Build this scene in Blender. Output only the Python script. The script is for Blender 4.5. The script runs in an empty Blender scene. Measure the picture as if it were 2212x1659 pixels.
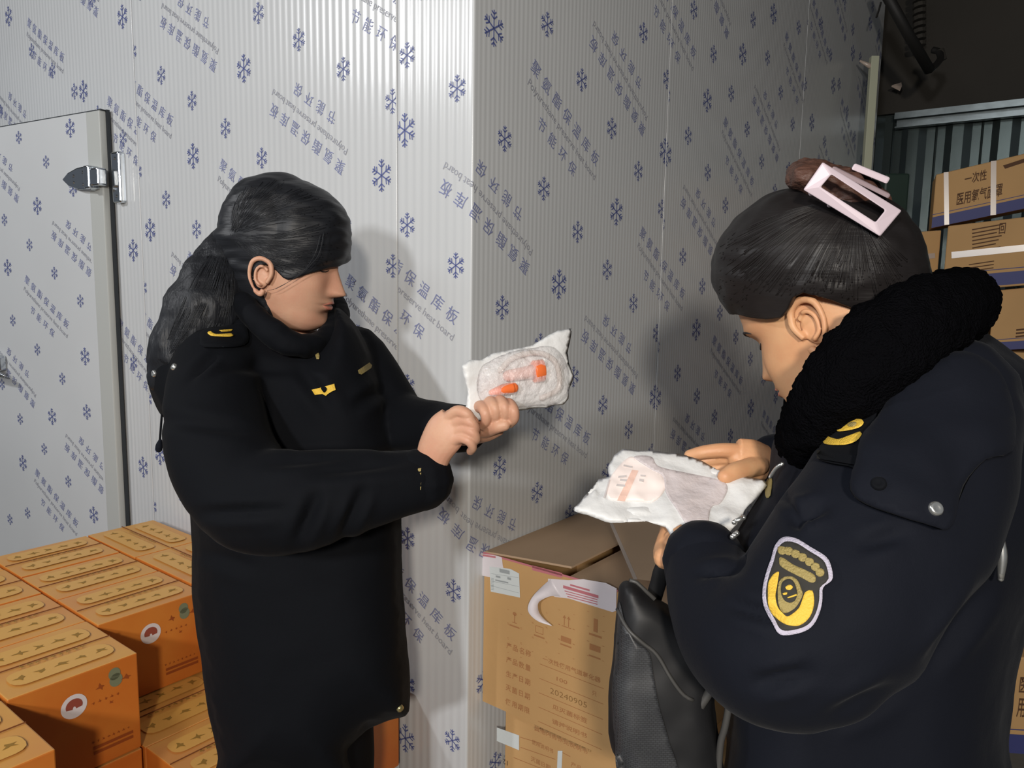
import bpy, bmesh, math, random
import numpy as np
from mathutils import Vector, Matrix, noise, geometry
from mathutils.bvhtree import BVHTree
random.seed(7); rng = np.random.default_rng(7)
SC = bpy.context.scene; COL = SC.collection
# ------------------------------------------------------------ camera
F_PX, CX, CY = 1660.0, 1106.0, 829.5
_up = np.array([217, 12730, 1660.]); _up /= np.linalg.norm(_up)
_fw = np.array([0, 0, -1.]); _fw -= _fw @ _up * _up; _fw /= np.linalg.norm(_fw)
RM = np.array([np.cross(_fw, _up), _fw, _up])
CAM = np.array([0, 0, 1.5])
cd = bpy.data.cameras.new('camera'); cam = bpy.data.objects.new('camera', cd); COL.objects.link(cam)
cd.sensor_width = 36; cd.lens = F_PX / 2212 * 36; cd.clip_start = .02
cam.matrix_world = Matrix([list(RM[i]) + [CAM[i]] for i in range(3)] + [[0, 0, 0, 1]])
SC.camera = cam
# ------------------------------------------------------------ light, exposure
SC.view_settings.view_transform = 'Standard'; SC.view_settings.look = 'None'
SC.view_settings.gamma = 1; SC.view_settings.use_curve_mapping = False
SC.view_settings.exposure = 0.0
w = bpy.data.worlds.new('world'); SC.world = w; w.use_nodes = True
w.node_tree.nodes['Background'].inputs[0].default_value = (.80, .88, 1.0, 1)
w.node_tree.nodes['Background'].inputs[1].default_value = .13
def lamp(name, loc, target, power, size, color, size_y=None):
    l = bpy.data.lights.new(name, 'AREA'); l.energy = power; l.color = color
    l.shape = 'RECTANGLE' if size_y else 'DISK'; l.size = size
    if size_y: l.size_y = size_y
    o = bpy.data.objects.new(name, l); COL.objects.link(o); o.location = loc
    o.rotation_euler = (Vector(target) - Vector(loc)).to_track_quat('-Z', 'Y').to_euler()
    return o
lamp('lamp_behind', (.02, -1.35, 1.98), (0, 1.8, 1.1), 40, .16, (1, .91, .79))
lamp('lamp_front_left', (-.95, -1.6, 2.15), (0, 1.7, 1.0), 38, .22, (.97, .98, 1))
lamp('lamp_left', (-3.3, 1.02, 2.95), (-.6, 1.9, 1.3), 31, .24, (.97, .98, 1))
lamp('lamp_fill', (-2.2, -1.2, 3.1), (-.4, 1.6, .9), 15, 1.6, (.95, .98, 1), .5)  # added fill for soft ambient light, no real fixture
# ------------------------------------------------------------ geometry of the place
aL, aR = math.radians(52), math.radians(38)
C0 = np.array([-.08273305, 1.51170701, 0.])
uL = np.array([-math.sin(aL), math.cos(aL), 0]); uR = np.array([math.sin(aR), math.cos(aR), 0])
nL = -uR; nR = -uL; ZV = np.array([0, 0, 1.])       # outward normals of the two faces
def W(u, v, z): return C0 + uL * u + uR * v + ZV * z
def ray(px, py): return RM @ np.array([(px - CX) / F_PX, -(py - CY) / F_PX, -1.])
def at(px, py, d): return CAM + ray(px, py) * d
def proj(p):
    c = RM.T @ (np.asarray(p) - CAM); return CX + F_PX * c[0] / -c[2], CY - F_PX * c[1] / -c[2], -c[2]
CR, CU, CB = RM @ np.array([1, 0, 0.]), RM @ np.array([0, 1., 0]), RM @ np.array([0, 0, 1.])   # camera right, up, back
# ------------------------------------------------------------ helpers: objects
def prop(o, label=None, cat=None, group=None, kind=None):
    for k, v in (('label', label), ('category', cat), ('group', group), ('kind', kind)):
        if v: o[k] = v
    return o
def empty(name, loc=(0, 0, 0), **k):
    o = bpy.data.objects.new(name, None); COL.objects.link(o); o.location = loc; o.empty_display_size = .05
    return prop(o, **k)
def link(name, me, mat=None, parent=None, smooth=False, **k):
    o = bpy.data.objects.new(name, me); COL.objects.link(o)
    for m in (mat if isinstance(mat, (list, tuple)) else [mat]):
        if m and len(me.materials) < 8 and not (me.get('fixed')): me.materials.append(m)
    if smooth: me.shade_smooth()
    if parent:
        o.parent = parent
        if parent.type == 'EMPTY': o.matrix_parent_inverse = Matrix.Translation(-parent.location)
    return prop(o, **k)
def mesh(vs, fs, mi=None):
    me = bpy.data.meshes.new('m'); me.from_pydata([tuple(map(float, v)) for v in vs], [], [tuple(map(int, f)) for f in fs])
    if mi is not None: me.polygons.foreach_set('material_index', mi)
    me.update(); return me
class MB:
    def __init__(s): s.v = []; s.f = []; s.m = []
    def add(s, vs, fs, m=0):
        n = len(s.v); s.v += [np.asarray(x, float) for x in vs]; s.f += [[i + n for i in f] for f in fs]; s.m += [m] * len(fs)
    def box(s, o, a, b, c, m=0):
        o, a, b, c = map(lambda q: np.asarray(q, float), (o, a, b, c))
        if np.dot(np.cross(a, b), c) < 0: a, b = b, a
        s.add([o, o + a, o + a + b, o + b, o + c, o + a + c, o + a + b + c, o + b + c],
              [(0, 3, 2, 1), (4, 5, 6, 7), (0, 1, 5, 4), (1, 2, 6, 5), (2, 3, 7, 6), (3, 0, 4, 7)], m)
    def tube(s, pts, rad, n=12, m=0, caps=True, flat=None):
        P = [np.asarray(p, float) for p in pts]
        if np.isscalar(rad): rad = [rad] * len(P)
        t0 = P[1] - P[0]; r = np.cross(t0, [0, 0, 1.]) if abs(t0[2]) < .9 * np.linalg.norm(t0) else np.cross(t0, [1., 0, 0])
        vs = []
        for i, p in enumerate(P):
            t = (P[min(i + 1, len(P) - 1)] - P[max(i - 1, 0)]); t = t / (np.linalg.norm(t) + 1e-12)
            r = r - r @ t * t; r /= np.linalg.norm(r); q = np.cross(t, r)
            k = rad[i]; ka, kb = (k, k) if np.isscalar(k) else k
            for j in range(n):
                a = 2 * math.pi * j / n; vs.append(p + r * ka * math.cos(a) + q * kb * math.sin(a))
        fs = [(i * n + j, i * n + (j + 1) % n, (i + 1) * n + (j + 1) % n, (i + 1) * n + j) for i in range(len(P) - 1) for j in range(n)]
        if caps: fs += [tuple(range(n))[::-1], tuple((len(P) - 1) * n + j for j in range(n))]
        s.add(vs, fs, m)
    def me(s): return mesh(s.v, s.f, s.m)
    def obj(s, name, mat, parent=None, smooth=False, **k): return link(name, s.me(), mat, parent, smooth, **k)
def spline(P, n):
    P = [np.asarray(p, float).ravel() for p in P]; Q = [2 * P[0] - P[1]] + P + [2 * P[-1] - P[-2]]; out = []
    for i in range(len(P) - 1):
        a, b, c, d = Q[i:i + 4]
        for j in range(n):
            t = j / n; out.append(.5 * (2 * b + (c - a) * t + (2 * a - 5 * b + 4 * c - d) * t * t + (3 * b - a - 3 * c + d) * t ** 3))
    return out + [P[-1]]
def bevel(me, w=.003, seg=2, ang=.6):
    bm = bmesh.new(); bm.from_mesh(me)
    ed = [e for e in bm.edges if len(e.link_faces) == 2 and e.calc_face_angle(0) > ang]
    bmesh.ops.bevel(bm, geom=ed, offset=w, segments=seg, profile=.5, affect='EDGES', clamp_overlap=True)
    bm.to_mesh(me); bm.free(); return me
def evald(me, *mods):
    o = bpy.data.objects.new('tmp', me); COL.objects.link(o)
    for t, kw in mods:
        md = o.modifiers.new('x', t)
        for k, v in kw.items(): setattr(md, k, v)
    dg = bpy.context.evaluated_depsgraph_get()
    r = bpy.data.meshes.new_from_object(o.evaluated_get(dg)); bpy.data.objects.remove(o); return r
def fuse(me, vox=.006, smooth=6, fac=.5):
    return evald(me, ('REMESH', dict(mode='VOXEL', voxel_size=vox)), ('SMOOTH', dict(iterations=smooth, factor=fac)))
def co(me):
    a = np.empty(len(me.vertices) * 3); me.vertices.foreach_get('co', a); return a.reshape(-1, 3)
def setco(me, a): me.vertices.foreach_set('co', a.ravel()); me.update()
def normals(me):
    a = np.empty(len(me.vertices) * 3); me.vertex_normals.foreach_get('vector', a); return a.reshape(-1, 3)
def bvh(me): return BVHTree.FromPolygons([tuple(v.co) for v in me.vertices], [tuple(p.vertices) for p in me.polygons])
# ------------------------------------------------------------ helpers: materials
def mat(name, col, rough=.6, metal=0, spec=.5, bump=None, var=None, sheen=0, trans=0, alpha=1, coat=0, emis=None, sss=0):
    m = bpy.data.materials.new(name); m.use_nodes = True; nt = m.node_tree; b = nt.nodes['Principled BSDF']
    b.inputs['Base Color'].default_value = (*col, 1); b.inputs['Roughness'].default_value = rough
    b.inputs['Metallic'].default_value = metal; b.inputs['Specular IOR Level'].default_value = spec
    b.inputs['Sheen Weight'].default_value = sheen; b.inputs['Transmission Weight'].default_value = trans
    b.inputs['Alpha'].default_value = alpha; b.inputs['Coat Weight'].default_value = coat
    if sheen: b.inputs['Sheen Roughness'].default_value = .4
    if sss:
        b.inputs['Subsurface Weight'].default_value = sss; b.inputs['Subsurface Radius'].default_value = (.9, .35, .2); b.inputs['Subsurface Scale'].default_value = .006
    def coord(sc):
        tc = nt.nodes.new('ShaderNodeTexCoord'); mp = nt.nodes.new('ShaderNodeMapping'); nt.links.new(tc.outputs['Object'], mp.inputs[0])
        mp.inputs['Scale'].default_value = sc if hasattr(sc, '__len__') else (sc,) * 3; return mp
    def ntex(sc, det=4):
        n = nt.nodes.new('ShaderNodeTexNoise'); n.inputs['Scale'].default_value = 1; n.inputs['Detail'].default_value = det
        nt.links.new(coord(sc).outputs[0], n.inputs['Vector']); return n
    if var:   # (amount, scale[, second colour])
        n = ntex(var[1]); r = nt.nodes.new('ShaderNodeValToRGB'); r.color_ramp.elements[0].position = .35; r.color_ramp.elements[1].position = .68
        c2 = var[2] if len(var) > 2 else tuple(c * (1 - var[0]) for c in col)
        r.color_ramp.elements[0].color = (*c2, 1); r.color_ramp.elements[1].color = (*col, 1)
        nt.links.new(n.outputs[0], r.inputs[0]); nt.links.new(r.outputs[0], b.inputs['Base Color'])
    if bump:  # list of (strength, scale)
        prev = None
        for st, sc in bump:
            n = ntex(sc, 5); bp = nt.nodes.new('ShaderNodeBump'); bp.inputs['Strength'].default_value = st; bp.inputs['Distance'].default_value = .01
            nt.links.new(n.outputs[0], bp.inputs['Height'])
            if prev: nt.links.new(prev.outputs[0], bp.inputs['Normal'])
            prev = bp
        nt.links.new(prev.outputs[0], b.inputs['Normal'])
    return m
def srgb(r, g, b): return tuple(((c / 255 + .055) / 1.055) ** 2.4 if c > 10 else c / 255 / 12.92 for c in (r, g, b))
M = {}
M['panel'] = mat('panel_paint', srgb(208, 210, 211), .245, spec=.5, var=(.05, 2.2), bump=[(.02, 9)])
M['panel_r'] = mat('panel_paint_shaded', srgb(174, 178, 174), .36, spec=.4, var=(.10, 2.6), bump=[(.03, 9)])  # darker copy of the panel paint, right face's shade put into the colour
M['flake'] = mat('print_blue', srgb(92, 102, 156), .45)
M['cn'] = mat('print_blue_pale', srgb(128, 134, 172), .45)
M['en'] = mat('print_grey', srgb(160, 162, 172), .45)
M['flake_r'] = mat('print_blue_dull', srgb(78, 88, 118), .5)  # this and the next two: print inks darkened for the right face's shade
M['cn_r'] = mat('print_blue_grey', srgb(96, 104, 122), .5)
M['en_r'] = mat('print_grey_dull', srgb(118, 124, 124), .5)
M['gap'] = mat('joint_dark', (.03, .035, .04), .8)
M['trim'] = mat('door_trim_plastic', srgb(186, 188, 184), .4)
M['chrome'] = mat('hinge_chrome', (.62, .65, .68), .16, metal=1, bump=[(.05, 30)])
M['concrete'] = mat('concrete_floor', srgb(120, 118, 112), .8, var=(.3, 3), bump=[(.2, 20)])
M['ceil'] = mat('ceiling_sheet', srgb(62, 58, 52), .8, var=(.2, 2))
M['corr'] = mat('corrugated_steel', srgb(96, 106, 104), .26, metal=.75, var=(.15, 4))
M['galv'] = mat('galvanised_beam', srgb(170, 180, 182), .3, metal=.8, var=(.2, 20))
M['dark_steel'] = mat('black_pipe', (.012, .011, .01), .6)
M['orange'] = mat('box_orange_printed', srgb(206, 124, 48), .42, var=(.16, 7, srgb(196, 104, 36)))
M['orange_top'] = mat('box_top_printed', srgb(214, 158, 78), .38, var=(.12, 6, srgb(208, 142, 74)))
M['orange_stripe'] = mat('box_top_stripe', srgb(218, 165, 82), .38)
M['ink_olive'] = mat('box_ink_olive', srgb(150, 112, 40), .6)
M['ink_brown'] = mat('box_ink_brown', srgb(150, 70, 20), .6)
M['seam'] = mat('box_seam', srgb(118, 66, 24), .8)
M['white_print'] = mat('white_print', srgb(216, 206, 204), .5)
M['red_print'] = mat('red_brown_print', srgb(146, 72, 56), .5)
M['leaf_print'] = mat('grey_green_print', srgb(120, 124, 96), .5)
M['kraft'] = mat('kraft_board', srgb(202, 160, 108), .7, spec=.3, var=(.08, 5), bump=[(.05, 60)])
M['kraft_d'] = mat('kraft_board_inside', srgb(186, 158, 130), .8, spec=.2, var=(.08, 5))
M['kraft_ink'] = mat('kraft_ink', srgb(172, 120, 76), .8)
M['kraft_ink2'] = mat('kraft_ink_dark', srgb(140, 104, 60), .8)
M['paper_lbl'] = mat('label_paper', srgb(214, 220, 220), .55)
M['tape'] = mat('tape_white', srgb(226, 218, 222), .4, bump=[(.1, 40)])
M['tape_red'] = mat('tape_red_print', srgb(196, 120, 128), .5)
M['lbl_grey'] = mat('label_grey_print', srgb(160, 166, 168), .6)
M['marker'] = mat('marker_ink', (.04, .025, .02), .6)
M['blue_band'] = mat('carton_blue_band', srgb(62, 66, 120), .6)
M['strap'] = mat('clear_strap', srgb(190, 172, 158), .25, spec=.6)
M['cable_duct'] = mat('pale_duct', srgb(190, 192, 168), .5)
# ------------------------------------------------------------ flat lettering
_tc = {}
def glyph(txt, fat=.0):
    if (txt, fat) in _tc: return _tc[txt, fat]
    cu = bpy.data.curves.new('t', 'FONT'); cu.body = txt; cu.size = 1; cu.resolution_u = 2; cu.offset = fat
    o = bpy.data.objects.new('t', cu); COL.objects.link(o)
    me = bpy.data.meshes.new_from_object(o.evaluated_get(bpy.context.evaluated_depsgraph_get()))
    bpy.data.objects.remove(o)
    a = co(me)[:, :2]; t = []
    me.calc_loop_triangles()
    t = [tuple(x.vertices) for x in me.loop_triangles]
    mn, mx = a.min(0), a.max(0); a = a - (mn + mx) / 2
    _tc[txt, fat] = (a, t, mx - mn); return _tc[txt, fat]
class Ink:
    """flat print collected in plane coordinates (x, y)"""
    def __init__(s): s.v = []; s.f = []; s.m = []
    def add(s, vs, fs, m):
        n = len(s.v); s.v += [tuple(x) for x in vs]; s.f += [tuple(i + n for i in f) for f in fs]; s.m += [m] * len(fs)
    def text(s, txt, x, y, size, ang=0, m=0, sx=1, fitw=None, fat=.0):
        a, t, d = glyph(txt, fat); k = size if fitw is None else fitw / d[0]
        a = a * np.array([k * sx, size if fitw is None else min(k, size)]); c, q = math.cos(ang), math.sin(ang)
        s.add([(x + p[0] * c - p[1] * q, y + p[0] * q + p[1] * c) for p in a], t, m)
    def bar(s, x0, y0, x1, y1, w, m=0):
        d = np.array([x1 - x0, y1 - y0]); l = np.linalg.norm(d); n = np.array([-d[1], d[0]]) / l * w / 2
        p, q = np.array([x0, y0]), np.array([x1, y1]); s.add([p - n, q - n, q + n, p + n], [(0, 1, 2, 3)], m)
    def poly(s, pts, m=0): s.add(pts, geometry.tessellate_polygon([[Vector((p[0], p[1], 0)) for p in pts]]), m)
    def ell(s, x, y, a, b, m=0, n=28, ang=0):
        s.poly([(x + a * math.cos(t) * math.cos(ang) - b * math.sin(t) * math.sin(ang), y + a * math.cos(t) * math.sin(ang) + b * math.sin(t) * math.cos(ang)) for t in np.linspace(0, 2 * math.pi, n, endpoint=False)], m)
    def rrect(s, x0, y0, x1, y1, r, m=0):
        P = []
        for cx, cy, a in ((x1 - r, y1 - r, 0), (x0 + r, y1 - r, 90), (x0 + r, y0 + r, 180), (x1 - r, y0 + r, 270)):
            P += [(cx + r * math.cos(math.radians(a + t)), cy + r * math.sin(math.radians(a + t))) for t in (0, 30, 60, 90)]
        s.poly(P, m)
    def brush(s, x, y, sz, m=0, rnd=random):
        n = 11; sk_, el = rnd.uniform(-.5, .5), rnd.uniform(.75, 1.25)
        rr = [sz * (.50 if (i + int(sk_ * 10)) % 3 == 0 else .22) * rnd.uniform(.65, 1.1) for i in range(n)]
        s.poly([(x + el * r * math.cos(2 * math.pi * i / n + sk_), y + r * .8 / el * math.sin(2 * math.pi * i / n + sk_)) for i, r in enumerate(rr)], m)
    def flake(s, x, y, R, m=0):
        w_ = R * .085
        for k in range(6):
            a = math.radians(90 + 60 * k); e = np.array([math.cos(a), math.sin(a)]); r = R * (1.0 if k % 3 == 0 else .92)
            s.bar(x, y, x + e[0] * r, y + e[1] * r, w_, m)
            for f, l in ((.5, .34), (.76, .26)):
                for sg in (-1, 1):
                    b = a + sg * math.radians(52); p = (x + e[0] * r * f, y + e[1] * r * f)
                    s.bar(p[0], p[1], p[0] + math.cos(b) * R * l, p[1] + math.sin(b) * R * l, w_ * .9, m)
    def me(s, fn, cuts=()):
        """cuts: (axis, value, keep_sign or 0) in plane coordinates"""
        bm = bmesh.new(); vs = [bm.verts.new((p[0], p[1], 0)) for p in s.v]
        for f, m in zip(s.f, s.m):
            try: bm.faces.new([vs[i] for i in f]).material_index = m
            except ValueError: pass
        for ax, val, keep in cuts:
            no = [0, 0, 0]; no[ax] = 1; p = [0, 0, 0]; p[ax] = val
            bmesh.ops.bisect_plane(bm, geom=bm.verts[:] + bm.edges[:] + bm.faces[:], plane_co=p, plane_no=no, clear_outer=keep < 0, clear_inner=keep > 0)
        for v in bm.verts: v.co = Vector([float(q) for q in fn(v.co.x, v.co.y)])
        me = bpy.data.meshes.new('print'); bm.to_mesh(me); bm.free(); return me
def plane_fn(o, a, b, off=.0012):
    o, a, b = (np.asarray(q, float) for q in (o, a, b)); a = a / np.linalg.norm(a); b = b / np.linalg.norm(b)
    n = np.cross(a, b); return lambda x, y: o + a * x + b * y + n * off
# ------------------------------------------------------------ cold-store walls: ribbed panels with printed film
AMP, PITCH, HGT = .00035, .0225, 3.0
def unfold(s_, z, off=0):
    return (C0 + uL * (-s_) + nL * off if s_ < 0 else C0 + uR * s_ + nR * off) + ZV * z
TB = math.radians(31.5); tdx, tdy = math.cos(TB), -math.sin(TB)
def text_block(ink, s0, z0, inv, k=1.0):
    """one print block centred (on its English line) at s0, z0"""
    ang = -TB + (math.pi if inv else 0); c, q = math.cos(ang), math.sin(ang)
    P = lambda x, y: (s0 + x * c * k - y * q * k, z0 + x * q * k + y * c * k)
    ink.text('Polyurethane preserve heat board', *P(.0, 0), .0245 * k, ang, 2, fitw=.312 * k)
    for i, ch in enumerate('聚氨酯保温库板'): ink.text(ch, *P(-.150 + .0465 * i, .0395), .033 * k, ang, 1)
    for i, ch in enumerate('节能环保'): ink.text(ch, *P(-.072 + .0465 * i, -.040), .031 * k, ang, 1)
def film(ink, a, b, ts, tz, step, dz, fs, fz, fstep, fdz, first_inv=False, big=True, zr=(0, HGT), per=.667, fper=.336):
    big_at = []
    """the repeating print between s=a and s=b: text anchor (ts, tz), small-flake anchor (fs, fz)"""
    for k in range(-8, 9):
        s_ = ts + step * k
        if a - .2 < s_ < b + .2:
            for j in range(-6, 7):
                z = tz + dz * k + per * j
                if zr[0] - .15 < z < zr[1] + .15:
                    text_block(ink, s_, z, (k % 2 == 1) != first_inv)
                    if big: ink.flake(s_ - .004, z + per / 2 + .004, .034, 0); big_at.append((s_ - .004, z + per / 2))
    for k in range(-12, 13):
        s_ = fs + fstep * k
        if a - .04 < s_ < b + .04:
            for j in range(-12, 13):
                z = fz + fdz * k + fper * j
                if zr[0] - .05 < z < zr[1] + .05 and min([math.dist(q, (s_, z)) for q in big_at] + [1]) > .062: ink.flake(s_, z, .0255, 0)
def panel(name, a, b, parent, lmat, fm, mats, fold=False):
    """ribbed sheet panel from s=a to s=b with a folded return at each joint"""
    g = .0016; n = int((b - a) / PITCH * (8 if a < -.3 else 13)); S = list(np.linspace(a + g, b - g, n))
    if fold: S = sorted([x for x in S if abs(x) > .004] + [-.004, -.0012, .0012, .004])
    prof = [(S[0], -.04), (S[0], -.002)] + [(x, (AMP * math.sin(2 * math.pi * x / PITCH) if x < 0 else .00016 * math.sin(2 * math.pi * x / .0145)) if abs(x) > .012 or not fold else 0) for x in S] + [(S[-1], -.002), (S[-1], -.04)]
    zs = [0, HGT]; vs = [unfold(x, z, o) if not (fold and abs(x) < .002) else C0 + (uL * .0012 if x < 0 else uR * .0012) + (nL + nR) * -.0006 + ZV * z for z in zs for x, o in prof]
    m_ = len(prof); fsx = [(i, i + 1, m_ + i + 1, m_ + i) for i in range(m_ - 1)]
    me = mesh(vs, fsx); me.shade_smooth()
    o = link(name, me, lmat, parent)
    ink = Ink(); fm(ink)
    cuts = [(0, a + g + .001, 1), (0, b - g - .001, -1), (1, .002, 1), (1, HGT - .002, -1)] + ([(0, 0, 0)] if fold else [])
    link('printed_film', ink.me(lambda x, y: unfold(x if abs(x) > 1e-6 else 0., y, .0011), cuts), mats, o, kind='stuff')
    return o
prL = [M['flake'], M['cn'], M['en']]; prR = [M['flake_r'], M['cn_r'], M['en_r']]
wl = empty('wall_left', kind='structure'); wr = empty('wall_right', kind='structure')
panel('panel', -.207, .79, wr, M['panel'], lambda i: film(i, -.207, .79, .303, 1.830, .2415, .18, .096, 1.787, .1365, -.083), prL, True)
panel('panel', .79, 1.87, wr, M['panel'], lambda i: film(i, .79, 1.87, 1.28, 1.886, .242, .185, 1.061, 1.838, .142, -.083), prL)
panel('panel', 1.87, 2.95, wr, M['panel'], lambda i: film(i, 1.87, 2.95, 1.99, 1.80, .242, .185, 2.02, 1.838, .142, -.083), prL)
panel('panel', -1.295, -.207, wl, M['panel'], lambda i: film(i, -1.295, -.207, -.25, 1.385, .247, .188, -.22, 1.869, .154, -.087), prL)
panel('panel', -2.385, -1.295, wl, M['panel'], lambda i: film(i, -2.385, -1.295, -1.345, 1.91, .275, .17, -1.379, 1.575, .154, -.087), prL)
panel('panel', -3.475, -2.385, wl, M['panel'], lambda i: film(i, -3.475, -2.385, -2.50, 1.385, .247, .188, -2.42, 1.869, .154, -.087), prL)
# dark insulation core seen in the joints, closes the box
for nm, wn, pts in (('insulation_core', wl, (-3.475, -.02)), ('insulation_core', wr, (.02, 2.95))):
    b_ = MB()
    if wn is wl: b_.box(W(.02, .006, 0), uL * 3.45, uR * .08, ZV * HGT)
    else: b_.box(W(.006, .02, 0), uR * 2.93, uL * .08, ZV * HGT)
    b_.obj(nm, M['gap'], wn)
b_ = MB(); b_.box(W(.006, 2.93, 0), uL * 2.6, uR * .02, ZV * HGT); b_.obj('end_face', M['panel'], wr)
# ------------------------------------------------------------ door of the cold store (stands a little open)
HU = 1.452   # hinge line
DA = math.radians(7); dd = uL * math.cos(DA) + nL * math.sin(DA); dn = nL * math.cos(DA) - uL * math.sin(DA)
dO = W(HU, 0, 0) + nL * .004; DZ0, DZ1, DW = .15, 2.0, .95
door = empty('door_1', tuple(W(HU, 0, 0)), kind='structure')
def dpt(x, z, o=0): return dO + dd * x + dn * (o + .03) + ZV * z
def dplane(px, py):
    r = ray(px, py); n = dn; s_ = n @ (dpt(0, 0) - CAM) / (n @ r); p = CAM + r * s_ - dpt(0, 0); return p @ dd, p[2]
DZ1 = dplane(216, 237)[1]
b_ = MB(); b_.box(dpt(.07, DZ0, -.026), dd * (DW - .14), ZV * (DZ1 - DZ0), dn * .026)
lf = link('door_leaf', bevel(b_.me(), .002), M['panel'], door)
ink = Ink()
for p, q, inv in (((115, 478), (215, 585), 1), ((50, 620), (148, 732), 0), ((145, 938), (240, 1060), 1), ((80, 1041), (160, 1152), 0)):
    a_, c_ = dplane(*p), dplane(*q); text_block(ink, -(a_[0] + c_[0]) / 2, (a_[1] + c_[1]) / 2, inv, .93)
for p, inv, sg in (((45, 410), 1, 1), ((80, 857), 1, 1)):
    a_ = dplane(*p); text_block(ink, -a_[0] - .13, a_[1] + .08, inv, .93)
for p, r_ in (((152, 277), 1), ((41, 297), 0), ((100, 350), 0), ((81, 445), 1), ((158, 407), .6), ((10, 475), 0), ((64, 529), 0), ((118, 590), 0), ((17, 578), 1), ((174, 650), 0), ((28, 692), 0), ((81, 755), 0), ((184, 770), 1), ((135, 818), 0),
             ((113, 900), 1), ((188, 890), .6), ((44, 905), 0), ((96, 970), 0), ((50, 1000), 1), ((148, 1040), 0), ((203, 1112), 1), ((60, 1108), 0), ((22, 1122), 0), ((5, 830), 0)):
    x, z = dplane(*p); ink.flake(-x, z, .021 + .008 * r_, 0)
ink2 = ink.me(lambda x, y: dpt(-x, y, .0012), [(0, -.082, -1), (0, -(DW - .08), 1)])
link('printed_film', ink2, prL, lf, kind='stuff')
b_ = MB()
b_.box(dpt(.0, DZ0, -.026), dd * .072, ZV * (DZ1 - DZ0), dn * .0275); link('door_frame', bevel(b_.me(), .004), M['trim'], door); b_ = MB(); b_.box(dpt(DW - .072, DZ0, -.026), dd * .072, ZV * (DZ1 - DZ0), dn * .0275)
link('door_frame', bevel(b_.me(), .004), M['trim'], door)
b_ = MB(); b_.box(dpt(-.008, DZ0, -.027), dd * .009, ZV * (DZ1 - DZ0 + .004), dn * .009); b_.obj('gasket', M['gap'], door); b_ = MB(); b_.box(dpt(-.004, DZ1, -.027), dd * DW, ZV * .003, dn * .025); b_.obj('gasket', M['gap'], door)
# hinge: plate on the wall, tapered strap on the door
def on_door(px, py, o=.0): x, z = dplane(px, py); return dpt(x, z, o)
HZ = dplane(215, 385)[1]
def outline3(pts, fn, o0, o1):
    P = [fn(x, y, o0) for x, y in pts] + [fn(x, y, o1) for x, y in pts]; n = len(pts)
    t = geometry.tessellate_polygon([[Vector((x, y, 0)) for x, y in pts]])
    fs = [tuple(q) for q in t] + [tuple(i + n for i in q)[::-1] for q in t] + [(i, (i + 1) % n, n + (i + 1) % n, n + i) for i in range(n)]
    me = mesh(P, fs); bm = bmesh.new(); bm.from_mesh(me); bmesh.ops.recalc_face_normals(bm, faces=bm.faces[:]); bm.to_mesh(me); bm.free(); return me
strap = outline3([(.03, HZ - .037), (.03, HZ + .037), (.10, HZ + .034), (.15, HZ + .022), (.185, HZ + .002), (.15, HZ - .020), (.10, HZ - .032)], dpt, 0, .022)
hin = link('door_hinge', bevel(strap, .006, 3), M['chrome'], door)
b_ = MB(); b_.box(dpt(-.03, HZ - .026, .004), dd * .075, ZV * .052, dn * .030); b_.box(dpt(.012, HZ - .034, .0), dd * .03, ZV * .068, dn * .038)
link('hinge_knuckle', bevel(b_.me(), .006, 3), M['chrome'], hin)
b_ = MB(); b_.box(dpt(-.075, HZ - .075, -.031), dd * .042, ZV * .15, dn * .026)
link('hinge_plate', bevel(b_.me(), .007, 3), M['chrome'], hin)
for i, (x, z) in enumerate(((.07, .018), (.07, -.018), (.12, .010), (.12, -.010), (-.054, .055), (-.054, -.055))):
    b_ = MB(); o_ = .0205 if i < 4 else -.006; b_.tube([dpt(x, HZ + z, o_), dpt(x, HZ + z, o_ + .004)], .0045, 8); b_.obj('screw', M['chrome'], hin)
# latch handle cut by the left edge of the view
HX, HZ2 = dplane(12, 788)
b_ = MB(); b_.box(dpt(HX - .012, HZ2 - .02, 0), dd * .12, ZV * .055, dn * .03); lat = link('door_handle', bevel(b_.me(), .008, 3), M['chrome'], door)
b_ = MB(); b_.tube([dpt(HX + .1, HZ2 + .004, .045), dpt(HX + .03, HZ2 - .012, .052), dpt(HX - .03, HZ2 - .022, .050), dpt(HX - .085, HZ2 - .030, .046)], [(.008, .016), (.008, .016), (.007, .011), (.004, .006)], 12); b_.obj('lever', M['chrome'], lat, True)
# ------------------------------------------------------------ warehouse shell
b_ = MB(); b_.box((-6, -6, -.1), (13, 0, 0), (0, 14, 0), (0, 0, .1)); b_.obj('floor', M['concrete'], kind='structure')
b_ = MB(); b_.box((-6, .4, 3.35), (13, 0, 0), (0, 7.6, 0), (0, 0, .1)); b_.obj('ceiling', M['ceil'], kind='structure')
# corrugated rear wall, parallel to the left face of the store
BV = 3.42
def back(s_, z, o=0): return W(-s_, BV, z) + nL * o
xs = []; s_ = -.6
while s_ < 3.6:
    xs += [(s_, 0), (s_ + .035, .022), (s_ + .085, .022), (s_ + .12, 0), (s_ + .158, 0), (s_ + .164, .006), (s_ + .170, 0)]; s_ += .205
vs = [back(x, z, o) for z in (0, 3.35) for x, o in xs]; n = len(xs)
link('wall_back', mesh(vs, [(i, i + 1, n + i + 1, n + i) for i in range(n - 1)]), M['corr'], kind='structure')
b_ = MB(); b_.box(back(-.3, 2.42, .03), -uL * 3.6, nL * .015, ZV * .93); b_.obj('trim_1', M['ceil'], kind='structure')
b_ = MB(); b_.box((6.9, -.5, 0), (.1, 0, 0), (0, 8, 0), (0, 0, 3.35)); b_.obj('wall_side', M['ceil'], kind='structure')
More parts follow.
